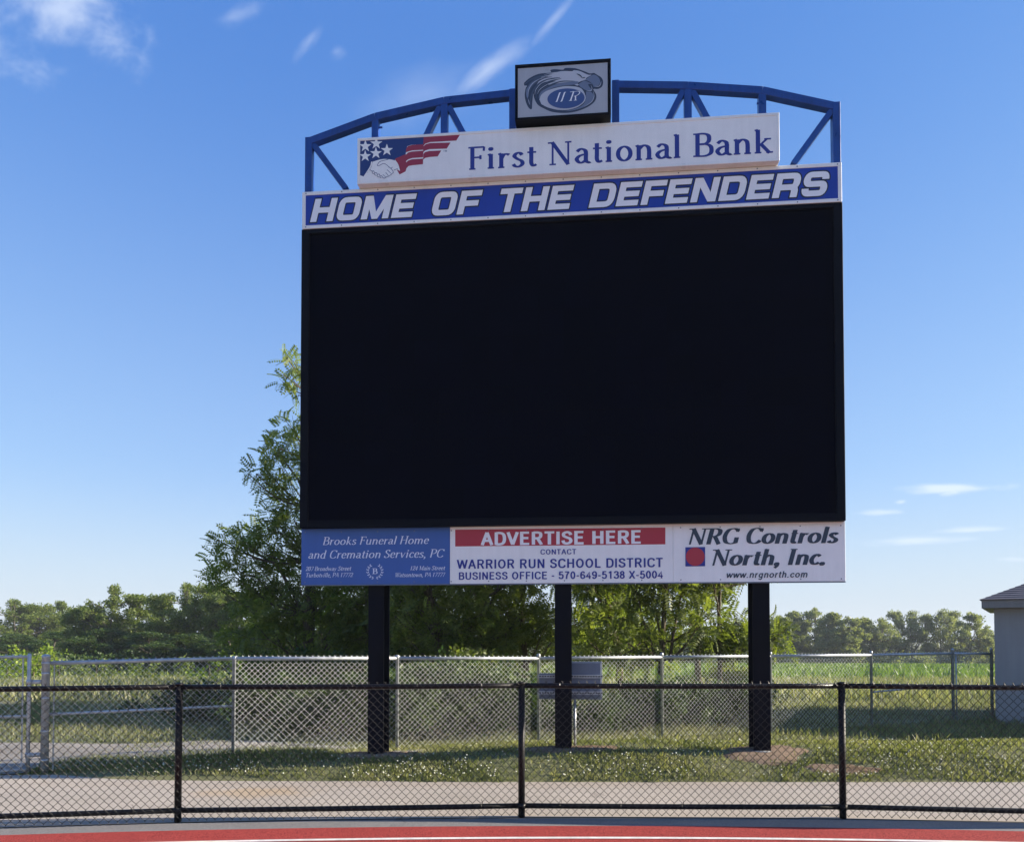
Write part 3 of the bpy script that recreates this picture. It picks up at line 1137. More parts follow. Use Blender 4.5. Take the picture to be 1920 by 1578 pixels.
# strokes: l line, c smooth curve, o ellipse cx,cy rx,ry, t thin line, s foot serif, d dot ; an optional number scales the pen
SERIF = {
 'A': (.74, 'l.45 .07,0 .37,1;l .37,1 .67,0;t .18,.34 .56,.34;s .07,0;s .67,0'),
 'B': (.66, 'l .15,0 .15,1;c .15,.97 .36,.97 .50,.88 .50,.64 .36,.53 .15,.53;c .15,.53 .40,.53 .57,.41 .57,.14 .40,.03 .15,.03;s .12,0;s .12,1'),
 'C': (.72, 'c .64,.80 .55,.93 .40,.97 .20,.88 .11,.50 .20,.13 .40,.03 .56,.07 .66,.22;t .65,.74 .65,.97'),
 'F': (.60, 'l .17,0 .17,1;t .1,.97 .56,.97;t .17,.53 .44,.53;t .55,.80 .56,.98;t .44,.44 .44,.62;s .17,0;s .14,1'),
 'G': (.78, 'c .65,.80 .56,.93 .42,.97 .21,.88 .11,.50 .21,.13 .42,.03 .58,.06 .66,.12;l .65,.06 .65,.42;s .65,.42;t .66,.76 .66,.97'),
 'H': (.80, 'l .16,0 .16,1;l .64,0 .64,1;t .16,.52 .64,.52;s .16,0;s .16,1;s .64,0;s .64,1'),
 'I': (.36, 'l .18,0 .18,1;s .18,0;s .18,1'),
 'M': (.94, 'l.4 .16,0 .16,1;l .16,1 .47,.06;l.4 .47,.06 .78,1;l .78,1 .78,0;s .16,0;s .78,0;s .12,1;s .82,1'),
 'N': (.82, 'l.45 .15,0 .15,1;l .13,1 .66,0;l.45 .66,0 .66,1;s .15,0;s .1,1;s .66,1'),
 'P': (.62, 'l .16,0 .16,1;c .16,.97 .38,.97 .54,.86 .54,.60 .38,.47 .16,.47;s .16,0;s .12,1'),
 'R': (.70, 'l .16,0 .16,1;c .16,.97 .38,.97 .53,.87 .53,.62 .38,.50 .16,.50;l .36,.50 .62,0;s .16,0;s .12,1;s .64,0'),
 'S': (.56, 'c .44,.80 .38,.93 .26,.97 .12,.86 .14,.66 .28,.53 .44,.40 .46,.16 .28,.03 .14,.07 .07,.22;t .46,.76 .46,.96;t .06,.04 .06,.26'),
 'T': (.66, 'l .33,0 .33,.97;t .06,.97 .60,.97;t .06,.78 .05,.98;t .61,.78 .61,.98;s .33,0'),
 'W': (1.0, 'l .08,1 .30,0;l.4 .30,0 .52,.95;l .50,1 .70,0;l.4 .70,0 .94,1;s .08,1;s .52,1;s .93,1'),
 'a': (.52, 'c .09,.52 .20,.63 .34,.58 .38,.44 .38,.12 .46,.03 .51,.05;c .38,.40 .18,.34 .08,.20 .16,.05 .27,.05 .38,.14'),
 'b': (.58, 'l .14,.04 .14,1;c .14,.50 .28,.63 .44,.55 .51,.32 .42,.08 .28,.02 .14,.10;t .04,.97 .14,1'),
 'c': (.48, 'c .42,.52 .30,.64 .17,.56 .09,.32 .17,.08 .30,.03 .44,.14'),
 'd': (.60, 'l .44,.0 .44,1;c .44,.50 .32,.64 .17,.56 .09,.32 .16,.08 .30,.03 .44,.14;t .34,.98 .44,1;t .44,.03 .56,.05'),
 'e': (.50, 't .1,.37 .43,.37;c .43,.37 .39,.57 .26,.64 .13,.54 .09,.32 .16,.09 .29,.02 .44,.14'),
 'h': (.62, 'l .14,0 .14,1;c .14,.46 .28,.62 .42,.58 .47,.42 .47,0;s .14,0;s .47,0;t .04,.97 .14,1'),
 'i': (.32, 'l .15,0 .15,.64;d .15,.86;s .15,0;t .05,.60 .15,.64'),
 'k': (.58, 'l .14,0 .14,1;t .14,.28 .44,.62;l .24,.38 .50,0;s .14,0;s .50,0;s .44,.63;t .04,.97 .14,1'),
 'l': (.30, 'l .15,0 .15,1;s .15,0;t .05,.97 .15,1'),
 'm': (.92, 'l .14,0 .14,.64;c .14,.46 .27,.62 .39,.58 .45,.42 .45,0;c .45,.46 .58,.62 .70,.58 .76,.42 .76,0;s .14,0;s .45,0;s .76,0;t .04,.60 .14,.64'),
 'n': (.62, 'l .14,0 .14,.64;c .14,.46 .28,.62 .42,.58 .47,.42 .47,0;s .14,0;s .47,0;t .04,.60 .14,.64'),
 'o': (.58, 'o .29,.325 .20,.30'),
 'r': (.44, 'l .14,0 .14,.64;c .14,.40 .22,.58 .34,.60 .40,.56;s .14,0;t .04,.60 .14,.64'),
 's': (.44, 'c .35,.52 .28,.62 .16,.60 .10,.48 .20,.36 .34,.26 .36,.12 .24,.02 .12,.05 .06,.14'),
 't': (.38, 'c .18,.84 .18,.40 .18,.16 .24,.03 .35,.08;t .05,.62 .34,.62'),
 'u': (.62, 'c .14,.64 .14,.24 .20,.05 .32,.03 .47,.18;l .47,0 .47,.64;t .05,.62 .14,.64;t .38,.62 .47,.64;t .47,.02 .58,.04'),
 'v': (.54, 'l .08,.64 .27,.02;l.45 .27,.02 .46,.64;s .08,.64;s .46,.64'),
 'w': (.80, 'l .08,.64 .25,.02;l.45 .25,.02 .41,.60;l .40,.64 .56,.02;l.45 .56,.02 .73,.64;s .08,.64;s .73,.64'),
 'y': (.54, 'l .08,.64 .27,.04;c.45 .46,.64 .27,.02 .17,-.24 .06,-.26;s .08,.64;s .46,.64'),
 '0': (.54, 'o .27,.5 .18,.47'), '1': (.54, 'l .28,0 .28,.97;t .14,.84 .28,.97;s .28,0'),
 '2': (.54, 'c .09,.76 .18,.94 .34,.95 .45,.78 .38,.54 .10,.05;t .10,.05 .48,.05;t .48,.05 .50,.2'),
 '4': (.54, 'l .36,0 .36,.97;t .36,.97 .06,.32;t .06,.30 .50,.30'),
 '7': (.54, 't .08,.94 .48,.94;l.7 .48,.95 .22,0;t .08,.80 .08,.95'),
 ',': (.26, 'c.8 .13,.08 .16,-.04 .07,-.18;d .12,.06'), '.': (.26, 'd .12,.06'), ' ': (.28, '')}


def nib(wx, wy):
    return lambda n: math.hypot(wx * n[0], wy * n[1]) / 2


def stroke_text(name, text, x0, x1, z, cap, y, material, parent, wx=.12, wy=.04, slant=0.0, serif=.13, track=.0, small=True, glyphs=SERIF, sfun=None, widen=0.0, dy=0.0):
    """draws 'text' between x0 and x1 on the plane y, capitals 'cap' high"""
    total = sum(glyphs[c][0] + track for c in text) - track
    sx = (x1 - x0 - slant * cap * 0.5) / total if total else 1
    V, Fq = [], []
    pen = 0.0
    gi = 0

    def put(poly_pairs, lay):
        n = len(V)
        L, R = poly_pairs
        yy = y - 0.0001 * lay - dy
        for p in list(L) + list(R):
            V.append((x0 + (pen + p[0]) * sx + slant * p[1] * cap, yy, z + p[1] * cap))
        k = len(L)
        for i in range(k - 1):
            Fq.append((n + i, n + i + 1, n + k + i + 1, n + k + i))
    for ch in text:
        adv, spec = glyphs[ch]
        lay = (gi % 2) * 9
        for st in filter(None, spec.split(';')):
            head, _, body = st.partition(' ')
            kind, sc_ = head[0], float(head[1:] or 1)
            pts = parse(body)
            hf = nib(wx * sc_ + widen, wy * (1 if sc_ == 1 else .8) + widen)
            lay += 1
            if kind == 'l':
                put(ribbon(pts, hf), lay)
            elif kind == 'c':
                put(ribbon(catmull(pts), hf), lay)
            elif kind == 't':
                put(ribbon(pts, nib(wy + widen, wy + widen)), lay)
            elif kind == 'o':
                (cx, cy), (rx, ry) = pts
                e = [(cx + rx * math.cos(a), cy + ry * math.sin(a)) for a in np.linspace(0, 2 * math.pi, 25)]
                L, R = ribbon(e[:-1], hf, True)
                put((L + [L[0]], R + [R[0]]), lay)
            elif kind == 's':
                (cx, cy), = pts
                if cy < 0.7 and not small:
                    continue
                h = wy * 0.9 + widen
                cy2 = cy - h / 2 if cy > .5 else cy + h / 2
                put(ribbon([(cx - serif, cy2), (cx + serif, cy2)], lambda n: h / 2), lay)
            elif kind == 'd':
                (cx, cy), = pts
                r_ = wx * 0.62 + widen
                put(([(cx - r_, cy + r_ * .4), (cx - r_ * .5, cy + r_ * .9), (cx + r_ * .5, cy + r_ * .9), (cx + r_, cy + r_ * .4)],
                     [(cx - r_, cy - r_ * .4), (cx - r_ * .5, cy - r_ * .9), (cx + r_ * .5, cy - r_ * .9), (cx + r_, cy - r_ * .4)]), lay)
        pen += adv + track
        gi += 1
    me = np_mesh(name, V, Fq, material)
    o = link(bpy.data.objects.new(name, me), parent)
    o['kind'] = 'stuff'
    return o


def line_of(u0, v0, u1, v1, off):
    """baseline ends in the photograph -> local x0, x1, z"""
    a, b_ = bp(u0, v0, off), bp(u1, v1, off)
    return a[0], b_[0], (a[1] + b_[1]) / 2


def capheight(u, vt, vb, off):
    return bp(u, vt, off)[1] - bp(u, vb, off)[1]


# extended bold sans: h height 1, t tokens as closed loops or open bands with square or round corners
def rounded(pts, rads, closed=False, k=5):
    out = []
    n = len(pts)
    for i, (p, r_) in enumerate(zip(pts, rads)):
        p = np.array(p, float)
        if r_ <= 0 or (not closed and i in (0, n - 1)):
            out.append(p)
            continue
        a = np.array(pts[(i - 1) % n], float) - p
        b_ = np.array(pts[(i + 1) % n], float) - p
        a /= np.linalg.norm(a)
        b_ /= np.linalg.norm(b_)
        for j in range(k + 1):
            t = j / k
            q0, q2 = p + a * r_, p + b_ * r_
            out.append(q0 * (1 - t) ** 2 + 2 * p * t * (1 - t) + q2 * t * t)
    return out


TV, TH = .30, .235
_w = 1.08
E0, E1 = TV / 2, _w - TV / 2
Z0, Z1 = TH / 2, 1 - TH / 2


def wide(ch):
    """(advance, list of (points, closed)) for one extended capital"""
    if ch == ' ':
        return .62, []
    if ch == 'H':
        return _w, [([(E0, 0), (E0, 1)], 0), ([(E1, 0), (E1, 1)], 0), ([(E0, .5), (E1, .5)], 0)]
    if ch == 'O':
        return _w, [(rounded([(E0, Z0), (E1, Z0), (E1, Z1), (E0, Z1)], [.2] * 4, True), 1)]
    if ch == 'E':
        return .98, [([(.97, Z1), (E0, Z1), (E0, Z0), (.97, Z0)], 0), ([(E0, .5), (.93, .5)], 0)]
    if ch == 'F':
        return .95, [([(.97, Z1), (E0, Z1), (E0, 0)], 0), ([(E0, .46), (.90, .46)], 0)]
    if ch == 'T':
        return 1.0, [([(0, Z1), (1.0, Z1)], 0), ([(.5, 0), (.5, .9)], 0)]
    if ch == 'D':
        return _w, [(rounded([(E0, Z0), (E1, Z0), (E1, Z1), (E0, Z1)], [0, .26, .26, 0], True), 1)]
    if ch == 'N':
        return 1.10, [([(E0, 0), (E0, 1)], 0), ([(.95, 0), (.95, 1)], 0), ('poly', [(0, 1), (.34, 1), (1.10, 0), (.76, 0)])]
    if ch == 'M':
        return 1.30, [([(E0, 0), (E0, 1)], 0), ([(1.15, 0), (1.15, 1)], 0), ('poly', [(0, 1), (.36, 1), (.78, 0), (.52, 0)]),
                      ('poly', [(1.30, 1), (.94, 1), (.52, 0), (.78, 0)])]
    if ch == 'R':
        return _w, [(rounded([(E0, .42), (E1, .42), (E1, Z1), (E0, Z1)], [0, .2, .2, 0], True), 1), ([(E0, 0), (E0, .5)], 0),
                    (rounded([(.45, .42), (E1 - .02, .42), (E1 - .02, 0)], [0, .2, 0]), 0)]
    if ch == 'S':
        return _w, [(rounded([(E1, .68), (E1, Z1), (E0, Z1), (E0, .5), (E1, .5), (E1, Z0), (E0, Z0), (E0, .32)],
                             [0, .186, .186, .186, .186, .186, .186, 0]), 0)]


def wide_text(name, text, x0, x1, z, cap, y, material, parent, slant, widen=0.0):
    track = .13
    total = sum(wide(c)[0] + track for c in text) - track
    sx = (x1 - x0 - slant * cap) / total
    V, Fq = [], []
    pen = 0.0
    for gi, ch in enumerate(text):
        adv, parts = wide(ch)
        for si, part in enumerate(parts):
            yy = y - 0.0001 * ((gi % 2) * 5 + si)
            if part[0] == 'poly':
                q = [np.array(p) for p in part[1]]
                c = sum(q) / len(q)
                if widen:
                    q = [p + np.array([widen * np.sign(p[0] - c[0]), widen * np.sign(p[1] - c[1])]) for p in q]
                n = len(V)
                for p in q:
                    V.append((x0 + (pen + p[0]) * sx + slant * p[1] * cap, yy, z + p[1] * cap))
                Fq.append((n, n + 1, n + 2, n + 3))
                continue
            pts, closed = part
            if widen and not closed:
                pts = [np.array(p, float) for p in pts]
                for a, b_ in ((0, 1), (-1, -2)):
                    d = pts[a] - pts[b_]
                    pts[a] = pts[a] + d / np.linalg.norm(d) * widen
            hf = lambda n: (abs(n[0]) * TV + abs(n[1]) * TH) / 2 / max(1e-6, (abs(n[0]) + abs(n[1]))) * 1.0 + widen
            L, R = ribbon(pts, hf, bool(closed))
            if closed:
                L, R = L + [L[0]], R + [R[0]]
            n = len(V)
            k = len(L)
            for p in list(L) + list(R):
                V.append((x0 + (pen + p[0]) * sx + slant * p[1] * cap, yy, z + p[1] * cap))
            for i in range(k - 1):
                Fq.append((n + i, n + i + 1, n + k + i + 1, n + k + i))
        pen += adv + track
    o = link(bpy.data.objects.new(name, np_mesh(name, V, Fq, material)), parent)
    o['kind'] = 'stuff'
    return o


SANS = {
 'A': (.72, 'l .07,0 .36,1;l .36,1 .65,0;t .17,.34 .55,.34'),
 'B': (.68, 'l .14,0 .14,1;c .14,.94 .40,.94 .53,.86 .53,.64 .40,.54 .14,.54;c .14,.54 .42,.54 .57,.43 .57,.17 .42,.06 .14,.06'),
 'C': (.72, 'c .64,.72 .55,.89 .38,.94 .20,.87 .12,.68 .12,.32 .20,.13 .38,.06 .55,.11 .64,.30'),
 'D': (.72, 'l .14,0 .14,1;c .14,.94 .38,.94 .54,.86 .62,.66 .62,.34 .54,.14 .38,.06 .14,.06'),
 'E': (.64, 'l .58,.94 .14,.94 .14,.06 .59,.06;l .14,.52 .54,.52'),
 'F': (.60, 'l .56,.94 .14,.94 .14,0;l .14,.50 .50,.50'),
 'H': (.74, 'l .14,0 .14,1;l .60,0 .60,1;l .14,.52 .60,.52'),
 'I': (.28, 'l .14,0 .14,1'),
 'L': (.58, 'l .14,1 .14,.06 .55,.06'),
 'N': (.74, 'l .14,0 .14,1;l .15,.97 .59,.03;l .60,0 .60,1'),
 'O': (.78, 'o .39,.5 .27,.44'),
 'R': (.72, 'l .14,0 .14,1;c .14,.94 .42,.94 .56,.86 .56,.62 .42,.50 .14,.50;l .38,.50 .62,0'),
 'S': (.66, 'c .55,.72 .49,.88 .33,.94 .15,.86 .14,.66 .30,.54 .50,.44 .56,.26 .48,.11 .31,.06 .15,.12 .09,.30'),
 'T': (.62, 'l .02,.94 .60,.94;l .31,.9 .31,0'),
 'U': (.74, 'c .14,1 .14,.35 .19,.14 .37,.06 .55,.14 .60,.35 .60,1'),
 'V': (.68, 'l .06,1 .34,.02;l .34,.02 .62,1'),
 'W': (.96, 'l .05,1 .26,.02;l .26,.02 .48,.96;l .48,.96 .70,.02;l .70,.02 .91,1'),
 'X': (.68, 'l .08,1 .60,0;l .60,1 .08,0'),
 '0': (.58, 'o .29,.5 .19,.44'), '1': (.58, 'l .34,0 .34,1;l .34,.95 .14,.76'),
 '3': (.58, 'c .10,.74 .17,.90 .30,.94 .45,.86 .45,.62 .26,.53;c .26,.53 .48,.46 .49,.20 .40,.08 .28,.06 .14,.12 .09,.28'),
 '4': (.58, 'l .40,0 .40,.96 .07,.30 .54,.30'),
 '5': (.58, 'l .49,.94 .17,.94 .12,.50;c .12,.50 .28,.62 .46,.52 .49,.30 .42,.10 .28,.06 .14,.12 .09,.26'),
 '6': (.58, 'c .48,.76 .40,.92 .26,.93 .13,.75 .10,.40 .15,.14 .28,.06 .44,.14 .49,.32 .42,.52 .28,.58 .13,.48'),
 '7': (.58, 'l .07,.94 .51,.94;c .50,.92 .30,.55 .23,0'),
 '8': (.58, 'o .29,.74 .16,.20;o .29,.29 .19,.23'),
 '9': (.58, 'c .10,.24 .18,.08 .32,.07 .45,.25 .48,.60 .43,.86 .30,.94 .14,.86 .09,.68 .16,.48 .30,.42 .45,.52'),
 '-': (.36, 'l .05,.40 .31,.40'), ' ': (.30, ''), '.': (.28, 'l .14,.0 .14,.14'),
 'w': (.78, 'l .04,.72 .21,.02;l .21,.02 .38,.70;l .38,.70 .55,.02;l .55,.02 .73,.72'),
 'n': (.60, 'l .13,0 .13,.72;c .13,.50 .28,.67 .43,.62 .47,.45 .47,0'),
 'm': (.90, 'l .13,0 .13,.72;c .13,.50 .25,.67 .38,.62 .42,.45 .42,0;c .42,.50 .55,.67 .70,.62 .76,.45 .76,0'),
 'r': (.40, 'l .13,0 .13,.72;c .13,.42 .22,.62 .36,.66'),
 'g': (.62, 'l .48,.72 .48,0;c .48,0 .44,-.2 .28,-.24 .12,-.16;o .30,.36 .19,.28'),
 'o': (.62, 'o .31,.36 .21,.30'),
 't': (.36, 'c .18,.92 .18,.40 .18,.16 .24,.05 .33,.06;l .04,.66 .33,.66'),
 'h': (.60, 'l .13,0 .13,1;c .13,.50 .28,.67 .43,.62 .47,.45 .47,0'),
 'c': (.56, 'c .49,.50 .38,.65 .24,.62 .12,.48 .12,.24 .24,.09 .38,.07 .49,.22'),
 'M': (.84, 'l .14,0 .14,1;l .14,.97 .42,.1;l .42,.1 .70,.97;l .70,0 .70,1')}


def sans(name, text, x0, x1, z, cap, y, material, parent, w=.15, slant=0.0):
    return stroke_text(name, text, x0, x1, z, cap, y, material, parent, w, w * .88, slant, 0, .06, True, SANS)


def polys(name, plist, y, material, parent, off, step=0.0004):
    """flat print: closed outlines given at the size and place they have on the panel"""
    bm = bmesh.new()
    for i, poly in enumerate(plist):
        vs = []
        for (u, v) in poly:
            x, z = bp(u, v, off)
            vs.append(bm.verts.new((x, y - i * step, z)))
        f = bm.faces.new(vs)
        f.normal_update()
    bmesh.ops.triangulate(bm, faces=bm.faces[:])
    me = bpy.data.meshes.new(name)
    bm.to_mesh(me)
    bm.free()
    me.materials.append(material)
    o = link(bpy.data.objects.new(name, me), parent)
    if len(plist) > 1:
        o['kind'] = 'stuff'
    return o


# HOME OF THE DEFENDERS
x0, x1, z = line_of(581, 415, 1559, 368, 0.0)
c = capheight(1070, 346, 391, 0.0)
c = (capheight(600, 372, 414.5, 0) + capheight(1540, 322, 368.5, 0)) / 2
z = (bp(600, 414.5, 0)[1] + bp(1540, 368, 0)[1]) / 2
wide_text('letter_outline', 'HOME OF THE DEFENDERS', x0, x1, z, c, 0.0050, M['letterdark'], header, 0.24, 0.055)
wide_text('lettering', 'HOME OF THE DEFENDERS', x0, x1, z, c, 0.0032, M['letterwhite'], header, 0.24)

# First National Bank
x0, x1, z = line_of(876, 319, 1448, 286, -0.1)
c = (capheight(895, 276, 319, -.1) + capheight(1290, 250, 294, -.1)) / 2
z = (bp(895, 319, -.1)[1] + bp(1290, 294, -.1)[1]) / 2
stroke_text('lettering', 'First National Bank', x0, x1, z, c, -0.0965, M['navytext'], bank, .138, .072, 0, .105, .035, True)

# banner lettering
OF = 0.10
YF = 0.0975


def ln(fn, text, u0, u1, v0, v1, h, material, parent, **kw):
    a, b_ = bp(u0, v0, OF), bp(u1, v1, OF)
    cap = capheight((u0 + u1) / 2, (v0 + v1) / 2 - h, (v0 + v1) / 2, OF)
    fn('lettering', text, a[0], b_[0], (a[1] + b_[1]) / 2, cap, YF, material, parent, **kw)


it = dict(wx=.115, wy=.05, slant=.27, serif=.12, small=False)
ln(stroke_text, 'Brooks Funeral Home', 604, 805, 1021, 1019.5, 15, M['adlight'], panels[0], **it)
ln(stroke_text, 'and Cremation Services, PC', 577, 833, 1046.5, 1045, 15.5, M['adlight'], panels[0], **it)
its = dict(wx=.13, wy=.07, slant=.27, serif=.12, small=False)
ln(stroke_text, '207 Broadway Street', 572.5, 659, 1069.5, 1069.5, 8, M['adlight'], panels[0], **its)
ln(stroke_text, 'Turbotville, PA 17772', 572.5, 662, 1081.5, 1081.5, 8, M['adlight'], panels[0], **its)
ln(stroke_text, '124 Main Street', 768, 835, 1068.5, 1068.5, 8, M['adlight'], panels[0], **its)
ln(stroke_text, 'Watsontown, PA 17777', 740, 834.5, 1081, 1081, 8, M['adlight'], panels[0], **its)
ln(stroke_text, 'B', 698.5, 708, 1075.5, 1075.5, 10.5, M['adlight'], panels[0], wx=.16, wy=.07, serif=.15)
# laurel wreath round the B
wl = []
for sgn in (-1, 1):
    for i in range(7):
        a = math.radians(-80 + i * 21)
        cx, cy = 703 + sgn * math.cos(a) * 13.5, 1070.5 - math.sin(a) * 13.0
        for q in (-.6, .6):
            b_ = a + math.pi / 2 + q
            dx_, dy_ = sgn * math.cos(b_) * 4.6, -math.sin(b_) * 4.6
            wl.append([(cx, cy), (cx + dx_ * .5 - dy_ * .22, cy + dy_ * .5 + dx_ * .22), (cx + dx_, cy + dy_), (cx + dx_ * .5 + dy_ * .22, cy + dy_ * .5 - dx_ * .22)])
polys('wreath', wl, YF + .0015, M['adlight'], panels[0], OF, 0.00005)

polys('red_strip', [[(853.5, 992.5), (1247.5, 988.5), (1247.5, 1020), (853.5, 1024)]], YF + .001, M['red'], panels[1], OF)
YF = 0.0955
ln(sans, 'ADVERTISE HERE', 902, 1203, 1021.5, 1018.5, 24, M['letterwhite'], panels[1], w=.20)
ln(sans, 'CONTACT', 1013, 1080.5, 1039, 1038.5, 9.5, M['navytext'], panels[1], w=.15)
ln(sans, 'WARRIOR RUN SCHOOL DISTRICT', 857, 1243, 1065.5, 1063, 17, M['navytext'], panels[1], w=.165)
ln(sans, 'BUSINESS OFFICE - 570-649-5138 X-5004', 859.5, 1243.5, 1086, 1084, 14, M['navytext'], panels[1], w=.165)
bt = dict(wx=.20, wy=.06, slant=.27, serif=.15, small=False)
ln(stroke_text, 'NRG Controls', 1287, 1573, 1020, 1018, 30, M['nrgtext'], panels[2], **bt)
ln(stroke_text, 'North, Inc.', 1331, 1551, 1060, 1058, 30, M['nrgtext'], panels[2], **bt)
ln(sans, 'www.nrgnorth.com', 1361, 1515, 1083, 1082, 12, M['nrgtext'], panels[2], w=.15, slant=.22)
polys('logo_square', [[(1285, 1025.5), (1322, 1025), (1322, 1061), (1285, 1061.5)]], YF, M['navytext'], panels[2], OF)
polys('logo_disc', [[(1303.5 + 17.6 * math.cos(a), 1043.2 + 17.2 * math.sin(a)) for a in np.linspace(0, 2 * math.pi, 28, endpoint=False)]],
      YF - .001, M['red'], panels[2], OF)


# bank emblem: flag, stars, handshake (traced at 7.68 units per photograph pixel)
def tr(pts, ox=650, oy=240, k=7.68):
    return [(ox + float(a) / k, oy + float(b_) / k) for a, b_ in parse(pts)]


def star(cx, cy, R, rot=-90):
    out = []
    for i in range(10):
        a = math.radians(rot + i * 36)
        q = R if i % 2 == 0 else R * 0.40
        out.append((cx + q * math.cos(a), cy + q * math.sin(a)))
    return [(650 + a / 7.68, 240 + b_ / 7.68) for a, b_ in out]


def smooth_tr(pts, ox=650, oy=240, k=7.68, kk=4):
    return [(ox + p[0] / k, oy + p[1] / k) for p in catmull(parse(pts), kk)]


OB = -0.10
polys('flag_field', [tr('187,180 1108,128 1104,235 930,240 870,262 846,380 700,440 688,468 590,446 480,450 365,486 330,560 240,697 187,675')],
      -0.0953, M['navy'], bank, OB)
polys('flag_stripes', [
    tr('1108,126 1628,98 1578,180 1200,202 1130,225 1100,262 1104,180'),
    tr('1104,262 1140,232 1200,216 1495,208 1440,296 1190,304 1130,322 1100,350'),
    tr('1104,372 1130,345 1190,330 1362,322 1310,408 1200,416 1130,428 1100,455'),
    tr('850,350 855,300 880,262 940,242 1104,234 1104,312 940,322 885,338'),
    tr('850,385 885,352 940,338 1104,326 1100,420 940,432 885,450 850,478'),
    tr('850,500 885,468 940,450 1100,440 1098,520 940,536 890,546 850,590'),
    tr('700,440 850,375 858,590 845,625 760,668 745,640 722,600 740,600 760,618 768,612 752,560 710,480 695,462')],
    -0.0957, M['flagred'], bank, OB, .0001)
polys('stars', [star(268, 262, 92), star(425, 222, 92), star(578, 318, 92), star(420, 362, 90), star(266, 405, 88)],
      -0.0966, M['white'], bank, OB, .0001)
polys('hands', [smooth_tr('350,490 420,480 500,450 590,448 690,470 722,540 740,590 735,600 672,610 660,650 600,690 540,722 500,715 450,700 400,660 360,620 335,600 300,640 290,630 340,560')],
      -0.0972, M['white'], bank, OB)
hl = []
for s, w in (('440,530 470,490 520,470 600,452', 3.6), ('436,532 450,545 480,535 520,515 560,520 620,570 660,610 672,645', 3.6),
             ('372,480 350,560 300,640', 4), ('335,600 365,622 385,615 400,640 430,645 440,665 470,665 480,690 505,690 520,715 545,722 580,700 610,690 650,660 672,640', 3.4),
             ('580,600 640,655', 3), ('560,640 600,685', 3), ('520,670 560,705', 3), ('600,560 640,580 660,560', 3), ('676,608 735,585', 3),
             ('375,620 368,650 395,660', 3), ('408,642 400,670 430,685', 3), ('445,665 440,695 470,708', 3), ('482,690 480,712 500,716', 3)):
    L, R = ribbon(catmull(parse(s), 3), lambda n, w=w: w)
    hl.append([(650 + p[0] / 7.68, 240 + p[1] / 7.68) for p in L + R[::-1]])
polys('hand_lines', hl, -0.0976, M['navy'], bank, OB, .0001)
cu_ = []
for s, w in (('362,485 350,540 300,636', 9), ('692,466 735,530 760,615', 9)):
    L, R = ribbon(catmull(parse(s), 3), lambda n, w=w: w)
    cu_.append([(650 + p[0] / 7.68, 240 + p[1] / 7.68) for p in L + R[::-1]])
polys('cuffs', cu_, -0.0992, M['white'], bank, OB, .0001)
a_, b_ = bp(831, 285, OB), bp(838, 285, OB)
sans('trademark', 'TM', a_[0], b_[0], a_[1], 0.024, -0.0965, M['logosilver'], bank, w=.14)

# eagle-head emblem (traced at 8 units per photograph pixel)
OE = -0.22


def e8(s, k=4, smooth=True):
    p = parse(s)
    q = catmull(p, k) if smooth else p
    return [(940 + a[0] / 8, 90 + a[1] / 8) for a in q]


def eb(s, w, k=5):
    """a brush stroke that swells in its middle and runs out to a point"""
    P = [np.array(p) for p in catmull(parse(s), k)]
    n = len(P)
    L, R = [], []
    for i, p in enumerate(P):
        d = P[min(i + 1, n - 1)] - P[max(i - 1, 0)]
        d /= np.linalg.norm(d) + 1e-9
        q = w * max(.12, math.sin(math.pi * (0.04 + 0.92 * i / (n - 1)))) ** .7
        L.append(p + np.array([-d[1], d[0]]) * q)
        R.append(p - np.array([-d[1], d[0]]) * q)
    return [(940 + p[0] / 8, 90 + p[1] / 8) for p in L + R[::-1]]


dark = [e8('340,520 420,450 560,385 735,365 735,330 800,315 925,322 960,297 1085,298 1150,312 1260,352 1330,378 1390,372 1440,400 1500,440 1528,505 1510,575 1450,612 1380,615 1420,690 1420,760 1370,830 1260,900 1100,955 930,972 760,955 640,905 560,860 520,810 490,740 480,680 470,740 462,840 458,905 435,915 400,880 365,800 350,700 365,600 385,565 340,560')]
polys('emblem_outline', dark, -0.2133, M['logodark'], emblem, OE)
light = [e8('600,440 740,385 900,345 1060,345 1090,330 1180,345 1300,398 1350,400 1270,450 1280,470 1210,490 1160,510 1110,520 1160,545 1130,560 1010,510 900,520 700,545 820,490 700,500 620,520 500,600 560,500'),
         e8('570,770 590,700 680,640 800,600 960,570 1100,575 1190,600 1240,660 1260,730 1230,810 1150,880 1000,925 850,925 700,890 600,840')]
polys('emblem_light', light, -0.2137, M['logolight'], emblem, OE)
silver = [e8('1290,450 1350,410 1400,400 1450,430 1480,480 1475,540 1430,570 1385,580 1370,545 1300,545 1360,640 1290,640 1200,590 1160,545 1220,500'),
          e8('1270,650 1350,660 1385,720 1360,800 1270,870 1110,925 960,945 1130,900 1230,840 1270,760'),
          e8('400,560 480,480 560,430 640,410 560,470 470,560 420,660 400,760 372,700 375,620'),
          e8('560,740 590,660 700,590 850,530 1010,505 1150,500 1130,540 960,560 800,590 680,640 600,700 575,760')]
polys('emblem_silver', silver, -0.2142, M['logosilver'], emblem, OE, .0001)
feath = [eb('345,545 450,470 600,420 760,400', 14), eb('372,620 440,520 560,450 700,420', 11), eb('400,760 420,640 500,530 640,450 760,430', 10),
         eb('440,880 440,760 480,640 560,540 700,470 880,440', 15), eb('520,760 530,660 600,570 720,500 900,455', 12), eb('560,720 600,640 720,560 900,500 1100,495', 10)]
polys('emblem_feathers', feath, -0.2150, M['logomid'], emblem, OE, .0001)
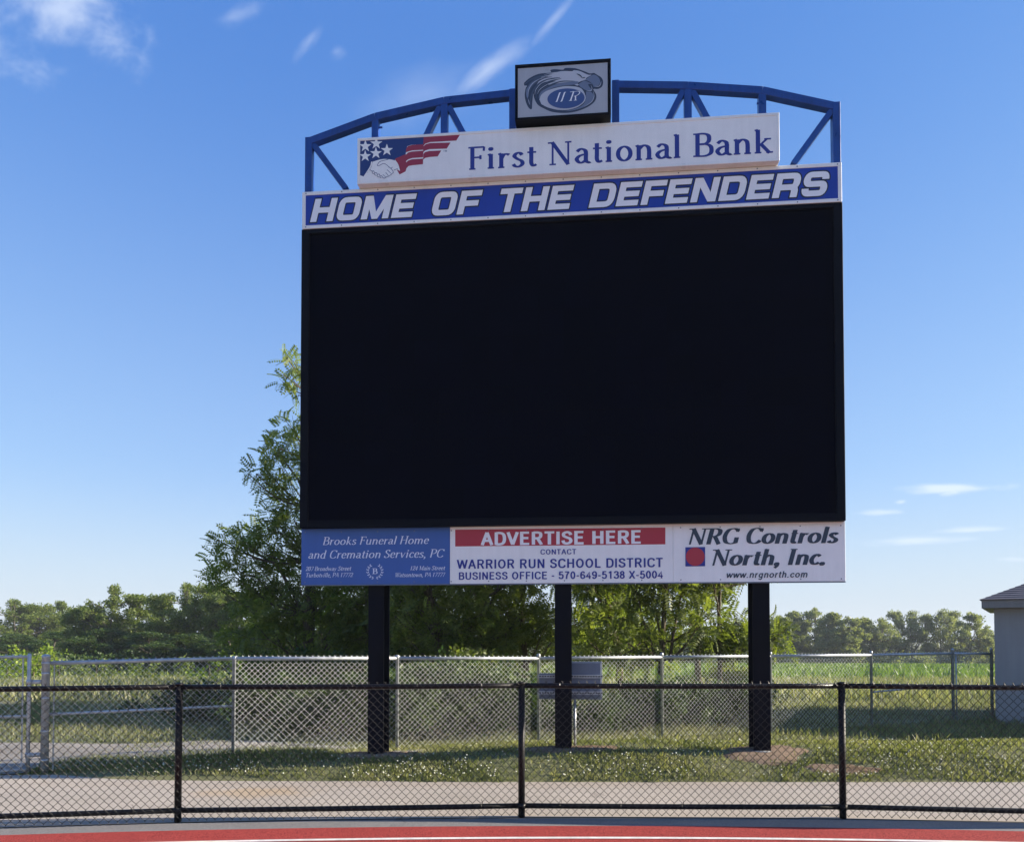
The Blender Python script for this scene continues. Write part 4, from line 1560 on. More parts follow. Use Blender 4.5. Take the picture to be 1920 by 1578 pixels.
fl = [eb('400,730 412,620 480,520 600,450', 4), eb('425,850 402,760', 4), eb('500,700 520,620 600,530 740,460', 4), eb('540,690 580,620 680,550 800,500', 4),
      eb('590,440 660,420 800,395', 4), eb('640,400 760,372 860,360', 4), eb('1345,560 1360,610 1340,640 1280,640', 4), eb('1380,650 1390,730 1350,810 1240,880', 4),
      eb('1500,500 1470,570 1400,575', 5)]
polys('emblem_highlights', fl, -0.2158, M['logolight'], emblem, OE, .0001)
polys('emblem_brow', [eb('1130,385 1180,410 1215,450', 9), eb('1215,450 1260,440', 7), eb('1240,480 1300,500 1370,540', 6), eb('960,320 1060,322', 10)], -0.2170, M['logodark'], emblem, OE, .0001)
ell = lambda cx, cy, rx, ry, t=0: [(940 + (cx + rx * math.cos(a) * math.cos(t) - ry * math.sin(a) * math.sin(t)) / 8,
                                    90 + (cy + rx * math.cos(a) * math.sin(t) + ry * math.sin(a) * math.cos(t)) / 8) for a in np.linspace(0, 2 * math.pi, 40, endpoint=False)]
polys('emblem_ring', [ell(975, 757, 292, 160, -.06)], -0.2176, M['logolight'], emblem, OE)
polys('emblem_oval', [ell(970, 757, 280, 150, -.06)], -0.2180, M['logoblue'], emblem, OE)
a_, b_ = bp(940 + 765 / 8, 90 + 812 / 8, OE), bp(940 + 1180 / 8, 90 + 812 / 8, OE)
cap = capheight(1060, 90 + 675 / 8, 90 + 812 / 8, OE)
G2 = dict(SERIF)
G2['W'] = (1.05, 'l.8 .30,0 .30,1;l.8 .72,0 .72,1;t .30,.0 .2,.02;t .72,0 .62,.02;t .30,1 .4,.97;t .72,1 .84,.97')
G2['R'] = (1.1, 'l.8 .42,0 .42,1;t .12,.97 .42,1;c.6 .42,.97 .8,1 .98,.84 .9,.6 .6,.46;l.7 .72,.5 .84,.05;s .42,.0;s .84,0')
stroke_text('lettering', 'WR', a_[0] + .01, b_[0], a_[1], cap, -0.2186, M['letterwhite'], emblem, .15, .05, .35, .14, .02, True, G2)

# ------------------------------------------------------------------ electrical enclosure on struts behind the middle post
mid = ORG + DIRX * pil_x[1] + NRM * 0.5
ebase = Vector((mid.x, mid.y, float(gz(mid.x, mid.y))))
elec = empty('electrical_enclosure', ebase, RZ)
tag(elec, 'grey electrical enclosures on two slotted strut rails behind the middle black post', 'electrical box')
ex0 = pil_x[1]


def ep(u, v, off):
    x, z = bp(u, v, off)
    return x - ex0, z - ebase.z


def ebox(name, u0, u1, v0, v1, o0, o1, material, bevel=0.004):
    (a, zt), (b_, zb_) = ep(u0, v0, o0), ep(u1, v1, o0)
    return MB().box(a, b_, o0 - 0.5, o1 - 0.5, zb_, zt).build(name, material, elec, bevel)


ebox('cabinet', 1062, 1129, 1240, 1311, 0.50, 0.66, M['boxgrey'])
ebox('cabinet_door', 1066, 1127, 1242, 1309, 0.492, 0.499, M['boxgrey'])
ebox('junction_box', 1011, 1046, 1262, 1310, 0.50, 0.62, M['boxgrey'])
for v in (1267.5, 1298.5):
    (a, zt), (b_, zb_) = ep(1009, v - 3.4, 0.462), ep(1130, v + 3.4, 0.462)
    z0_, z1_ = zb_, zt
    m = MB()
    m.box(a, b_, -0.038, -0.012, z0_, z0_ + (z1_ - z0_) * .3)
    m.box(a, b_, -0.038, -0.012, z1_ - (z1_ - z0_) * .3, z1_)
    nsl = 24
    wsl = (b_ - a) / nsl
    for i in range(nsl):
        m.box(a + i * wsl, a + i * wsl + wsl * .42, -0.037, -0.013, z0_ + (z1_ - z0_) * .3, z1_ - (z1_ - z0_) * .3)
    m.build('strut_rail', M['galv'], elec)['kind'] = 'stuff'
    MB().box(a, b_, -0.011, -0.009, z0_, z1_).build('rail_back', M['cabinet'], elec)
x_, z_ = ep(1078, 1311, 0.52)
MB().tube([(x_, 0.03, -0.05), (x_, 0.03, z_)], 0.016, 10).build('conduit', M['galv'], elec, smooth=True)



# ------------------------------------------------------------------ soil heaps round the post feet
def heap(k, cx, cy, rx, ry, h):
    r = np.random.RandomState(30 + k)
    nr, na = 9, 40
    V, Fq = [], []
    ph = r.rand(4) * 6
    for i in range(nr):
        t = i / (nr - 1)
        for j in range(na):
            a = 2 * math.pi * j / na
            w = 1 + .18 * math.sin(2 * a + ph[0]) + .12 * math.sin(5 * a + ph[1])
            x, y = cx + rx * t * w * math.cos(a), cy + ry * t * w * math.sin(a)
            z = float(gz(x, y)) + h * (1 - t ** 1.5) + r.uniform(-.006, .008) * (t < .98) - 0.004 * (t > .98) - .01 * (t > .98)
            V.append((x, y, z))
    for i in range(nr - 1):
        for j in range(na):
            a, b_ = i * na + j, i * na + (j + 1) % na
            Fq.append((a, b_, b_ + na, a + na))
    o = link(bpy.data.objects.new('soil_heap', np_mesh('soil_heap', V, Fq, M['dirt'], True)))
    tag(o, kind='structure')


for k, (px_, py_) in enumerate(PIL):
    heap(k, px_ + 0.05, py_ - 0.05, 0.58, 0.34, 0.030)
heap(5, 3.9, 9.45, 0.42, 0.10, 0.012)


# ------------------------------------------------------------------ chain-link fences
def mesh_panel(parent, p0, p1, z0, z1, material, wr, diam=0.0755, sides=4, bend=True, off=0.0, knuckle=0.022, phase=0, seed=0):
    """woven wire between two points of the parent's space: every zig-zag wire hooks its neighbours"""
    p0, p1 = np.array(p0, float), np.array(p1, float)
    d = p1 - p0
    L = np.linalg.norm(d)
    ex = d / L
    ey = np.array([-ex[1], ex[0], 0.0])
    h = diam / 2
    nw = max(2, int(round(L / h)))
    hx = L / nw
    nl = int(round((z1 - z0) / h))
    hz = (z1 - z0) / nl
    r = np.random.RandomState(seed)
    V, Fq = [], []
    ang = [2 * math.pi * (q + .5) / sides for q in range(sides)]
    js = np.arange(nl + 1)
    for i in range(nw):
        k = (i + js + phase) % 2
        x = (i + k) * hx
        z = z0 + js * hz
        y = off + np.where(k == 1, wr * .8, -wr * .8)
        if bend:
            s = np.where(k == 1, -1, 1)
            X = np.stack([x + s * hx * .10, x + s * hx * .10], 1).ravel()
            Zz = np.stack([z - hz * .15, z + hz * .15], 1).ravel()
            Yy = np.stack([y, y], 1).ravel()
            X, Zz, Yy = X[1:-1], Zz[1:-1], Yy[1:-1]
        else:
            X, Zz, Yy = x, z, y
        # twisted wire ends above and below
        sgn = 1 if (k[-1] == 1) else -1
        X = np.concatenate([[X[0] + (hx * .12) * (1 if k[0] == 1 else -1)], X, [X[-1] + sgn * hx * .32]])
        Zz = np.concatenate([[Zz[0] - knuckle * .5], Zz, [Zz[-1] + knuckle]])
        Yy = np.concatenate([[Yy[0]], Yy, [Yy[-1] - wr]])
        n = len(X)
        C = p0[None] + ex[None] * X[:, None] + ey[None] * Yy[:, None]
        C[:, 2] += Zz + (r.rand() - .5) * .002
        T = np.diff(C, axis=0)
        T = np.concatenate([T[:1], (T[:-1] + T[1:]) / 2, T[-1:]])
        T /= np.linalg.norm(T, axis=1)[:, None]
        S = np.cross(T, ey)
        S /= np.linalg.norm(S, axis=1)[:, None]
        ring = np.stack([C + (S * math.cos(a) + ey[None] * math.sin(a)) * wr for a in ang], 1)
        b0 = len(V) * sides * 0 + sum(len(q) for q in V)
        V.append(ring.reshape(-1, 3))
        I = b0 + np.arange(n - 1)[:, None] * sides
        q = np.arange(sides)[None]
        a = I + q
        b_ = I + (q + 1) % sides
        Fq.append(np.stack([a, b_, b_ + sides, a + sides], 2).reshape(-1, 4))
    me = np_mesh('wire_mesh', np.concatenate(V), np.concatenate(Fq), material, sides > 3)
    o = link(bpy.data.objects.new('wire_mesh', me), parent)
    o['kind'] = 'stuff'
    return o


# black fence along the track
bposts = [(-6.02, 0), (-2.985, 0), (0.088, 0), (3.017, 0), (6.08, 0)]
bpt = [Vector((x, float(arc_y(x, 7.40, 0.9)), 0)) for x, _ in bposts]
bf = empty('track_fence', bpt[2])
tag(bf, 'low black chain-link fence with round rails along the edge of the red track', 'fence')
o0 = bpt[2]
for i, p in enumerate(bpt):
    q = p - o0
    mb = MB().tube([(q.x, q.y, -0.1), (q.x, q.y, 1.215)], 0.031, 16)
    mb.tube([(q.x, q.y, 1.212), (q.x, q.y, 1.232), (q.x, q.y, 1.238)], [0.039, 0.037, 0.012], 14)
    po = mb.build('post', M['blackpost'], bf, smooth=True)
    c_ = MB().tube([(q.x, q.y, 0.075), (q.x, q.y, 0.125)], 0.041, 14).build('rail_clamp', M['blackpost'], bf, smooth=True)
for i in range(4):
    a, b_ = bpt[i] - o0, bpt[i + 1] - o0
    mb = MB()
    ta = [a + (b_ - a) * t + Vector((0, 0, 1.200 - 0.006 * math.sin(math.pi * t))) for t in np.linspace(0, 1, 7)]
    mb.tube(ta, 0.0245, 12)
    mb.build('top_rail', M['blackpost'], bf, smooth=True)
    mb = MB()
    ta = [a + (b_ - a) * t + Vector((0, 0, 0.100 - 0.004 * math.sin(math.pi * t))) for t in np.linspace(0, 1, 7)]
    mb.tube(ta, 0.0245, 12)
    mb.build('bottom_rail', M['blackpost'], bf, smooth=True)
    dn = (b_ - a).normalized()
    nn = Vector((dn.y, -dn.x, 0)) * 0.041
    mesh_panel(bf, a + nn, b_ + nn, 0.022, 1.226, M['blackwire'], 0.0030, off=0, phase=i % 2, seed=i)
    # wire ties on both rails
    mb = MB()
    for t in (0.12, 0.31, 0.5, 0.69, 0.88):
        for zr in (1.2, 0.1):
            c_ = a + (b_ - a) * t + Vector((0, 0, zr))
            ring = [c_ + Vector((0, 0, 1)) * math.cos(w) * .025 + nn.normalized() * (math.sin(w) * .025) for w in np.linspace(0, 2 * math.pi, 9)]
            mb.tube(ring, 0.002, 4, False)
            if zr < 1:
                mb.tube([c_ + nn, c_ + nn + Vector((.012, -.01, .05)), c_ + nn + Vector((-.004, -.012, .075))], 0.002, 4)
    mb.build('wire_tie', M['blackwire'], bf)['kind'] = 'stuff'


def fl_pt(t):
    x, y = 10.58 * (-.347 + .1927 * t), 10.58 * (1 + .0785 * t)
    return Vector((x, y, float(gz(x, y)) * 0.4))


RT = 1.325
sf = empty('galvanised_fence', Vector(fl_pt(0)))
tag(sf, 'silver chain-link fence with a thick left end post running behind the scoreboard posts', 'fence')
o1 = fl_pt(0)
o1.z = o1.z
ts = [-0.985, 0, 1, 2, 3, 4, 5.05, 6.0, 6.49, 7.6]
for t in ts:
    q = fl_pt(t) - o1
    big = t < -.5
    if t > 7:
        continue
    endp = t > 5.9
    rr = 0.046 if big else (0.030 if endp else 0.024)
    tz = {True: 1.385}.get(big, RT + (0.055 if endp else 0.0))
    zb0 = -0.25
    mb = MB()
    if big or endp:
        mb.tube([(q.x, q.y, zb0), (q.x, q.y, tz - .03), (q.x, q.y, tz - .028), (q.x, q.y, tz - .006), (q.x, q.y, tz + .006), (q.x, q.y, tz + .014)],
                [rr, rr, rr * 1.1, rr * 1.08, rr * .8, rr * .3], 18)
    else:
        mb.tube([(q.x, q.y, zb0), (q.x, q.y, tz - .03), (q.x, q.y, tz - .028), (q.x, q.y, tz + .026), (q.x, q.y, tz + .032)],
                [rr, rr, rr * 1.18, rr * 1.12, rr * .5], 14)
    po = mb.build('post', M['galv'], sf, smooth=True)
    if big:
        po['label'] = 'thick round gate post at the left end of the silver fence'
dl = (fl_pt(1) - fl_pt(0)).normalized()
nf = Vector((-dl.y, dl.x, 0))
for i in range(len(ts) - 1):
    a, b_ = fl_pt(ts[i]) - o1, fl_pt(ts[i + 1]) - o1
    if i == 0:
        a = a + dl * 0.05
    if ts[i + 1] > 7:
        continue
    MB().tube([a + Vector((0, 0, RT)), b_ + Vector((0, 0, RT))], 0.024, 12).build('top_rail', M['galv'], sf, smooth=True)
    mesh_panel(sf, a + nf * .022, b_ + nf * .022, 0.035 - (a.z + 0) * 0, RT + 0.022, M['galvwire'], 0.0025 if i < 6 else 0.0021, sides=3, bend=False, seed=40 + i, knuckle=0.018)
# brace rails
a, b_ = fl_pt(ts[0]) - o1, fl_pt(0) - o1
MB().tube([a + Vector((0, 0, .70)), b_ + Vector((0, 0, .70))], 0.0185, 12).build('brace_rail', M['galv'], sf, smooth=True)
MB().tube([a + dl * .09 + Vector((0, 0, .02)), a + dl * .09 + Vector((0, 0, RT))], 0.008, 8).build('tension_bar', M['galv'], sf)
for zz in (.15, .5, .9, 1.2, RT):
    MB().tube([a + Vector((0, 0, zz - .012)), a + Vector((0, 0, zz + .012))], 0.049, 18).build('band', M['galv'], sf, smooth=True)
a, b_ = fl_pt(5.05) - o1, fl_pt(6.0) - o1
MB().tube([a + Vector((0, 0, .64)), b_ + Vector((0, 0, .72))], 0.016, 10).build('brace_rail', M['galv'], sf, smooth=True)
MB().tube([b_ + dl * .09 + Vector((0, 0, -.1)), b_ + dl * .09 + Vector((0, 0, RT + .03))], 0.014, 10).build('post', M['galv'], sf, smooth=True)

# gate leaf left of the thick post
ga = fl_pt(-1.065)
gb = fl_pt(-2.2)
gate = empty('gate', ga)
tag(gate, 'silver chain-link gate leaf hung left of the thick fence post', 'gate')
gd = (gb - ga)
gn = gd.normalized()
for k, zz in enumerate((0.045, 0.69, 1.405)):
    MB().tube([Vector((0, 0, zz)), gd + Vector((0, 0, zz))], 0.0185, 12).build('gate_rail', M['galv'], gate, smooth=True)
for p in (Vector((0, 0, 0)), gd):
    MB().tube([p + Vector((0, 0, 0.0)), p + Vector((0, 0, 1.43)), p + Vector((0, 0, 1.445))], [.0225, .0225, .01], 14).build('gate_stile', M['galv'], gate, smooth=True)
MB().tube([gn * .065 + Vector((0, 0, .03)), gn * .065 + Vector((0, 0, 1.39))], 0.009, 8).build('tension_bar', M['galv'], gate)
for zz in (.22, 1.10):
    mb = MB().tube([Vector((0, 0, zz - .03)), Vector((0, 0, zz + .03))], .03, 14)
    mb.bar(Vector((0, 0, zz)), -gn * .16 + Vector((0, 0, zz)), .02, .05, Vector((0, 0, 1)))
    mb.build('hinge', M['galv'], gate, smooth=True)
mesh_panel(gate, gn * .06 + nf * .02, gd + nf * .02, 0.04, 1.42, M['galvwire'], 0.0026, sides=3, bend=False, seed=60)

# ------------------------------------------------------------------ the grey building at the right
HB = at(1867, 1352, 15.6)
HA = -math.radians(33)
house = empty('grey_building', (HB.x, HB.y, float(gz(HB.x, HB.y))), HA)
tag(house, 'small grey stucco building with a low hip shingle roof at the right edge', 'building')
hw, hd, eh = 6.5, 3.4, 2.22
MB().box(0, hw, 0, hd, -0.2, eh).build('wall', M['stucco'], house)
oh = 0.20
MB().box(-oh, hw + oh, -oh, hd + oh, eh - 0.002, eh + 0.155).build('fascia', M['fascia'], house, 0.004)
MB().box(0.3, 0.34, -0.012, 0.012, 0, 0.001)
# hip roof laid in courses of shingles
pit = 0.45
rh = (hd / 2 + oh)
mb = MB()
ncr = 20
rz0 = eh + 0.157
rs = random.Random(3)
for side in range(4):
    for c in range(ncr):
        t0, t1 = c / ncr, (c + 1) / ncr + 0.012
        if side in (0, 2):
            xa0, xa1 = -oh - .03 + (rh + .03) * t0, hw + oh + .03 - (rh + .03) * t0
            xb0, xb1 = -oh - .03 + (rh + .03) * t1, hw + oh + .03 - (rh + .03) * t1
            f = (lambda s, t, z: (s, -oh - .03 + (rh + .03) * t, z)) if side == 0 else (lambda s, t, z: (s, hd + oh + .03 - (rh + .03) * t, z))
        else:
            xa0, xa1 = -oh - .03 + (rh + .03) * t0, hd + oh + .03 - (rh + .03) * t0
            xb0, xb1 = -oh - .03 + (rh + .03) * t1, hd + oh + .03 - (rh + .03) * t1
            f = (lambda s, t, z: (-oh - .03 + (rh + .03) * t, s, z)) if side == 3 else (lambda s, t, z: (hw + oh + .03 - (rh + .03) * t, s, z))
        if xa1 - xa0 < .1:
            continue
        nt = max(1, int((xa1 - xa0) / .30))
        for i in range(nt):
            p, q = i / nt, (i + 1) / nt
            za, zc = rz0 + rh * t0 * pit + .014, rz0 + rh * t1 * pit + .002
            vs = [f(xa0 + (xa1 - xa0) * p, t0, za), f(xa0 + (xa1 - xa0) * q, t0, za), f(xb0 + (xb1 - xb0) * q, t1, zc), f(xb0 + (xb1 - xb0) * p, t1, zc),
                  f(xa0 + (xa1 - xa0) * p, t0, za - .014), f(xa0 + (xa1 - xa0) * q, t0, za - .014)]
            mb.add(vs, [(0, 1, 2, 3), (4, 5, 1, 0)])
rf = mb.build('roof', M['shingle'], house)
rf['kind'] = 'stuff'

# ------------------------------------------------------------------ locust trees behind the fence
def px_clumps(lst, Y, base, seed, dY=0.8):
    r = np.random.RandomState(seed)
    return [(np.array(at(u, v, Y + r.uniform(-dY, dY)) - base), rad) for u, v, rad in lst]


def trunk_px(lst, Y, base):
    return [np.array(at(u, v, Y) - base) for u, v in lst]


def ground_pt(u, Y):
    p = at(u, 1300, Y)
    return Vector((p.x, Y, float(gz(p.x, Y))))


def locust(label, ub, Y, trunk, clumps, seed, tr_r, n_per=150, size=.30, leaf='locust', dY=.9, extra=None, shell=.25):
    base = ground_pt(ub, Y)
    tp = [np.array((0, 0, -.1))] + trunk_px(trunk, Y, base)
    cl_ = px_clumps(clumps, Y, base, seed, dY)
    ex = [([np.array(at(u, v, Y) - base) for u, v in pth], ra, rb) for pth, ra, rb in (extra or [])]
    root, _ = plant('locust_tree', base, tp, cl_, CL, n_per, size, M[leaf], M['bark'], seed, tr_r, 3, .03, shell, extra=ex, squash=.8)
    tag(root, label, 'tree', 'locust trees behind the scoreboard')
    return root


def fill(u0, u1, v0, v1, n, rad, seed, keep=None):
    r = random.Random(seed)
    out = []
    while len(out) < n:
        u, v = r.uniform(u0, u1), r.uniform(v0, v1)
        if keep and not keep(u, v):
            continue
        out.append((u, v, rad * r.uniform(.65, 1.2)))
    return out


left_edge = [(549, 676, .20), (556, 690, .24), (540, 708, .20), (552, 716, .26), (530, 716, .13), (560, 740, .20), (538, 672, .14),
             (545, 800, .40), (560, 830, .5), (525, 840, .38), (505, 850, .30), (500, 880, .26), (480, 888, .22), (466, 888, .12), (535, 880, .45),
             (520, 905, .30), (490, 912, .16), (545, 930, .5), (528, 945, .3), (552, 975, .55), (505, 970, .24), (525, 985, .3),
             (408, 1012, .20), (432, 1020, .32), (455, 1012, .34), (480, 1000, .36), (470, 1040, .5), (512, 1020, .5), (545, 1040, .6),
             (420, 1052, .36), (402, 1078, .26), (394, 1092, .18), (440, 1080, .4), (480, 1080, .5), (520, 1085, .6), (560, 1090, .6),
             (470, 1125, .5), (505, 1140, .6), (545, 1150, .7), (590, 1130, .6), (630, 1140, .65), (480, 1170, .6), (520, 1200, .7),
             (570, 1200, .7), (620, 1200, .7), (660, 1170, .6), (450, 1205, .5), (660, 1220, .6)]
locust('tall feathery locust tree whose crown leans out past the left edge of the screen', 575, 18.5,
       [(578, 1240), (580, 1150), (585, 1050), (592, 950), (600, 850), (610, 740)],
       left_edge + fill(600, 720, 700, 1080, 16, .7, 1), 101, .16, 270,
       extra=[([(578, 1180), (555, 1120), (520, 1060), (470, 1030)], .06, .02), ([(590, 980), (560, 900), (530, 860)], .045, .015),
              ([(586, 1060), (550, 1010), (500, 990)], .04, .015)])
locust('dark leafy locust tree standing directly behind the left black post', 668, 18.0,
       [(672, 1240), (690, 1150), (705, 1050), (710, 950)], fill(640, 780, 860, 1225, 30, .55, 2), 102, .12, 230)
locust('locust tree with a thick leaning grey trunk right of the left post', 832, 16.2,
       [(831, 1300), (830, 1240), (822, 1195), (812, 1160), (806, 1125), (798, 1090), (788, 1000), (780, 900)],
       fill(740, 880, 840, 1215, 32, .50, 3), 103, .155, 230, extra=[([(815, 1172), (800, 1150), (788, 1143)], .04, .012), ([(806, 1128), (836, 1080), (850, 1000)], .07, .03)])
locust('locust tree with a slim pale trunk left of the middle post', 903, 16.8,
       [(903, 1300), (903, 1240), (907, 1200), (908, 1160), (911, 1120), (908, 1080), (915, 980), (920, 900)],
       fill(850, 985, 850, 1225, 30, .50, 4), 104, .085, 230, extra=[([(908, 1150), (930, 1110), (945, 1060)], .03, .012)])
locust('forked dark locust tree low behind the ADVERTISE HERE banner', 880, 19.5,
       [(882, 1290), (882, 1240), (878, 1200), (884, 1160), (880, 1100), (890, 1000)],
       fill(800, 960, 900, 1225, 26, .62, 5), 105, .14, 210,
       extra=[([(868, 1245), (852, 1220), (842, 1208)], .07, .03), ([(880, 1215), (868, 1180), (856, 1140)], .06, .02)])
locust('locust tree whose crown shows sky gaps just left of the middle post', 985, 18.2,
       [(985, 1240), (978, 1180), (980, 1120), (990, 1040), (1000, 940)],
       fill(930, 1050, 860, 1225, 26, .52, 6, lambda u, v: not (960 < u < 1015 and 1105 < v < 1150)), 106, .09, 240)
locust('locust tree right of the middle post with a low spreading limb', 1160, 18.8,
       [(1162, 1240), (1150, 1190), (1140, 1130), (1130, 1050), (1125, 950)],
       fill(1070, 1225, 850, 1225, 40, .60, 7, lambda u, v: not (1078 < u < 1115 and 1115 < v < 1150)), 107, .09, 230, leaf='locust',
       extra=[([(1150, 1235), (1180, 1215), (1215, 1200)], .035, .012)])
locust('multi-stemmed locust tree with a pale curved side stem between middle and right posts', 1238, 16.2,
       [(1237, 1300), (1240, 1240), (1243, 1200), (1245, 1150), (1247, 1100), (1250, 1000), (1250, 900)],
       fill(1170, 1335, 850, 1215, 42, .50, 8, lambda u, v: not (1255 < u < 1300 and 1100 < v < 1200 and (int(u + v) % 3))), 108, .075, 220, leaf='locustbright',
       extra=[([(1230, 1240), (1222, 1205), (1205, 1165), (1198, 1125), (1190, 1095)], .022, .012),
              ([(1256, 1240), (1262, 1190), (1272, 1140), (1280, 1095), (1290, 1040)], .035, .02),
              ([(1240, 1205), (1234, 1170), (1230, 1140)], .03, .012),
              ([(1256, 1240), (1290, 1205), (1335, 1180), (1360, 1165)], .03, .012),
              ([(1236, 1240), (1190, 1215), (1150, 1238)], .02, .012)])
locust('sunlit yellow-green locust tree round the right black post', 1350, 16.6,
       [(1350, 1300), (1350, 1240), (1349, 1200), (1348, 1150), (1350, 1100), (1350, 1000), (1355, 900)],
       fill(1300, 1392, 860, 1225, 34, .45, 9) + [(1420, 1190, .38), (1445, 1170, .26), (1455, 1196, .32), (1466, 1182, .2), (1450, 1215, .28), (1400, 1200, .4), (1380, 1165, .3),
                                                   (1440, 1060, .4), (1410, 1010, .5), (1476, 1176, .08)], 109, .06, 270, leaf='locustbright', dY=.6)


locust('darker locust tree set back between the middle post and the multi-stemmed tree', 1110, 22.5,
       [(1110, 1235), (1106, 1170), (1112, 1100), (1108, 1000)], fill(1060, 1210, 950, 1222, 26, .7, 11, lambda u, v: not (1078 < u < 1115 and 1115 < v < 1150)), 111, .11, 200)
locust('darker locust tree set back left of the rightmost locust', 1310, 23.0,
       [(1308, 1235), (1312, 1170), (1306, 1100), (1310, 1000)], fill(1230, 1385, 950, 1222, 22, .65, 12, lambda u, v: not (1250 < u < 1300 and 1110 < v < 1170)), 112, .10, 200)

# ------------------------------------------------------------------ shrubs tangled along the silver fence
def shrub(label, u, Y, w, h, seed, leaf='shrub', n=13, size=.20, n_per=420, group='shrubs along the silver fence', name='shrub'):
    base = ground_pt(u, Y)
    r = np.random.RandomState(seed)
    cl_ = []
    for i in range(n):
        rad = min(w, h) * r.uniform(.26, .42)
        cl_.append((np.array([r.uniform(-w / 2, w / 2), r.uniform(-.3, .3) * w, rad * .6 + (h - rad * 1.5) * r.rand()]), rad))
    root, ms = plant(name, base, [(0, 0, -.05), (0.02, 0, h * .3), (-.02, .02, h * .6)], cl_, TUFT, n_per, size, M[leaf], M['bark'], seed, .025 * max(1, h / 1.5), 3, .012, .2,
                     'stem', 'foliage', squash=.9)
    tag(root, label, 'shrub', group)
    return root


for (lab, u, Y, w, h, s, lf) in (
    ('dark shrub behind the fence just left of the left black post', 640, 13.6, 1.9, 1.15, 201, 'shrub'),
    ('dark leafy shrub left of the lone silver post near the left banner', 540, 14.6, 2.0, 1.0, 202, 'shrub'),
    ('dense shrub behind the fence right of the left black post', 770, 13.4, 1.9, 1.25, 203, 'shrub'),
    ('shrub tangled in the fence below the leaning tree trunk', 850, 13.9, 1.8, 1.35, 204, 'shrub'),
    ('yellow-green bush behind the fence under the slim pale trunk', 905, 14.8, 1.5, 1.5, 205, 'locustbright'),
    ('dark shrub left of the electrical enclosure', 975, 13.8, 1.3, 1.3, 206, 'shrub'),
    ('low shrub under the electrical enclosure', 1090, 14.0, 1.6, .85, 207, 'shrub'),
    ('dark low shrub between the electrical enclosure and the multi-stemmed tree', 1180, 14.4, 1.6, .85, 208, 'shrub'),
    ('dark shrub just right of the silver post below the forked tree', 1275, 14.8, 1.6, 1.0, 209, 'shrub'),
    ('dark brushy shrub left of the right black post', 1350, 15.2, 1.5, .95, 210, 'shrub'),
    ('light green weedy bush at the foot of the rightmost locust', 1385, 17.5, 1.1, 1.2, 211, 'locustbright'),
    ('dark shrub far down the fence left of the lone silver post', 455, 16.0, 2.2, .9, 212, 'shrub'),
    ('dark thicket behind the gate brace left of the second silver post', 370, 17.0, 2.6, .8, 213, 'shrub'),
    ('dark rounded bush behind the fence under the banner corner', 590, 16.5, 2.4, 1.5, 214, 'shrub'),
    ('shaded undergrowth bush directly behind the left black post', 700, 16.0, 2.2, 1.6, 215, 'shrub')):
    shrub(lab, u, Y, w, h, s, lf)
for (lab, u, Y, w, h, s, lf) in (
    ('tall yellow-green weeds seen through the gate at the left edge', 12, 40, 3.0, 1.9, 221, 'weed'),
    ('tall yellow-green weeds just left of the thick gate post', 62, 42, 2.0, 2.3, 222, 'weed'),
    ('bright weeds behind the fence right of the second silver post', 392, 36, 3.4, 1.6, 223, 'weed'),
    ('low pale weeds behind the fence right of the thick gate post', 180, 44, 4.2, 1.5, 224, 'leafmid'),
    ('low weeds behind the fence below the middle left trees', 285, 40, 4.0, 1.5, 225, 'leafmid'),
    ('pale grey-green bush at the foot of the far left trees', 110, 52, 3.4, 1.8, 226, 'leaffar')):
    shrub(lab, u, Y, w, h, s, lf, n=9, size=.42, n_per=26, group='weeds in the left meadow', name='weed_bush')

# ------------------------------------------------------------------ trees further off
protos = {}


def far_tree(label, u, vtop, Y, rad, variant, leaf, group, density=1.0, tuft=TUFT, size=.62, z0=.18, top_u=None):
    base = ground_pt(u, Y)
    h = at(u, vtop, Y).z - base.z
    key = (variant, leaf)
    H0 = 9.0
    if key not in protos:
        cl_ = rand_clumps(variant * 7 + 3, H0, 3.6, H0 * z0, int(64 * density), (.8, .62, 1.0, .72)[variant % 4])
        root, ms = plant('tree', base, [(0, 0, -.3), (.1, 0, 2.2), (-.1, .1, 4.5), (.1, -.1, 7.0)], cl_, tuft, 70 * density, size * .85, M[leaf],
                         M['barkfar'], variant * 7 + 3, .17, 2, .07, .3, twig_n=3)
        protos[key] = ms
    else:
        root, _ = plant('tree', base, None, None, None, 0, 0, None, None, 0, meshes=protos[key])
    k = h / H0
    root.scale = (rad / 3.6, rad / 3.6, k)
    root.rotation_euler = (0, 0, (u * 1.7) % 6.28)
    tag(root, label, 'tree', group)
    return root


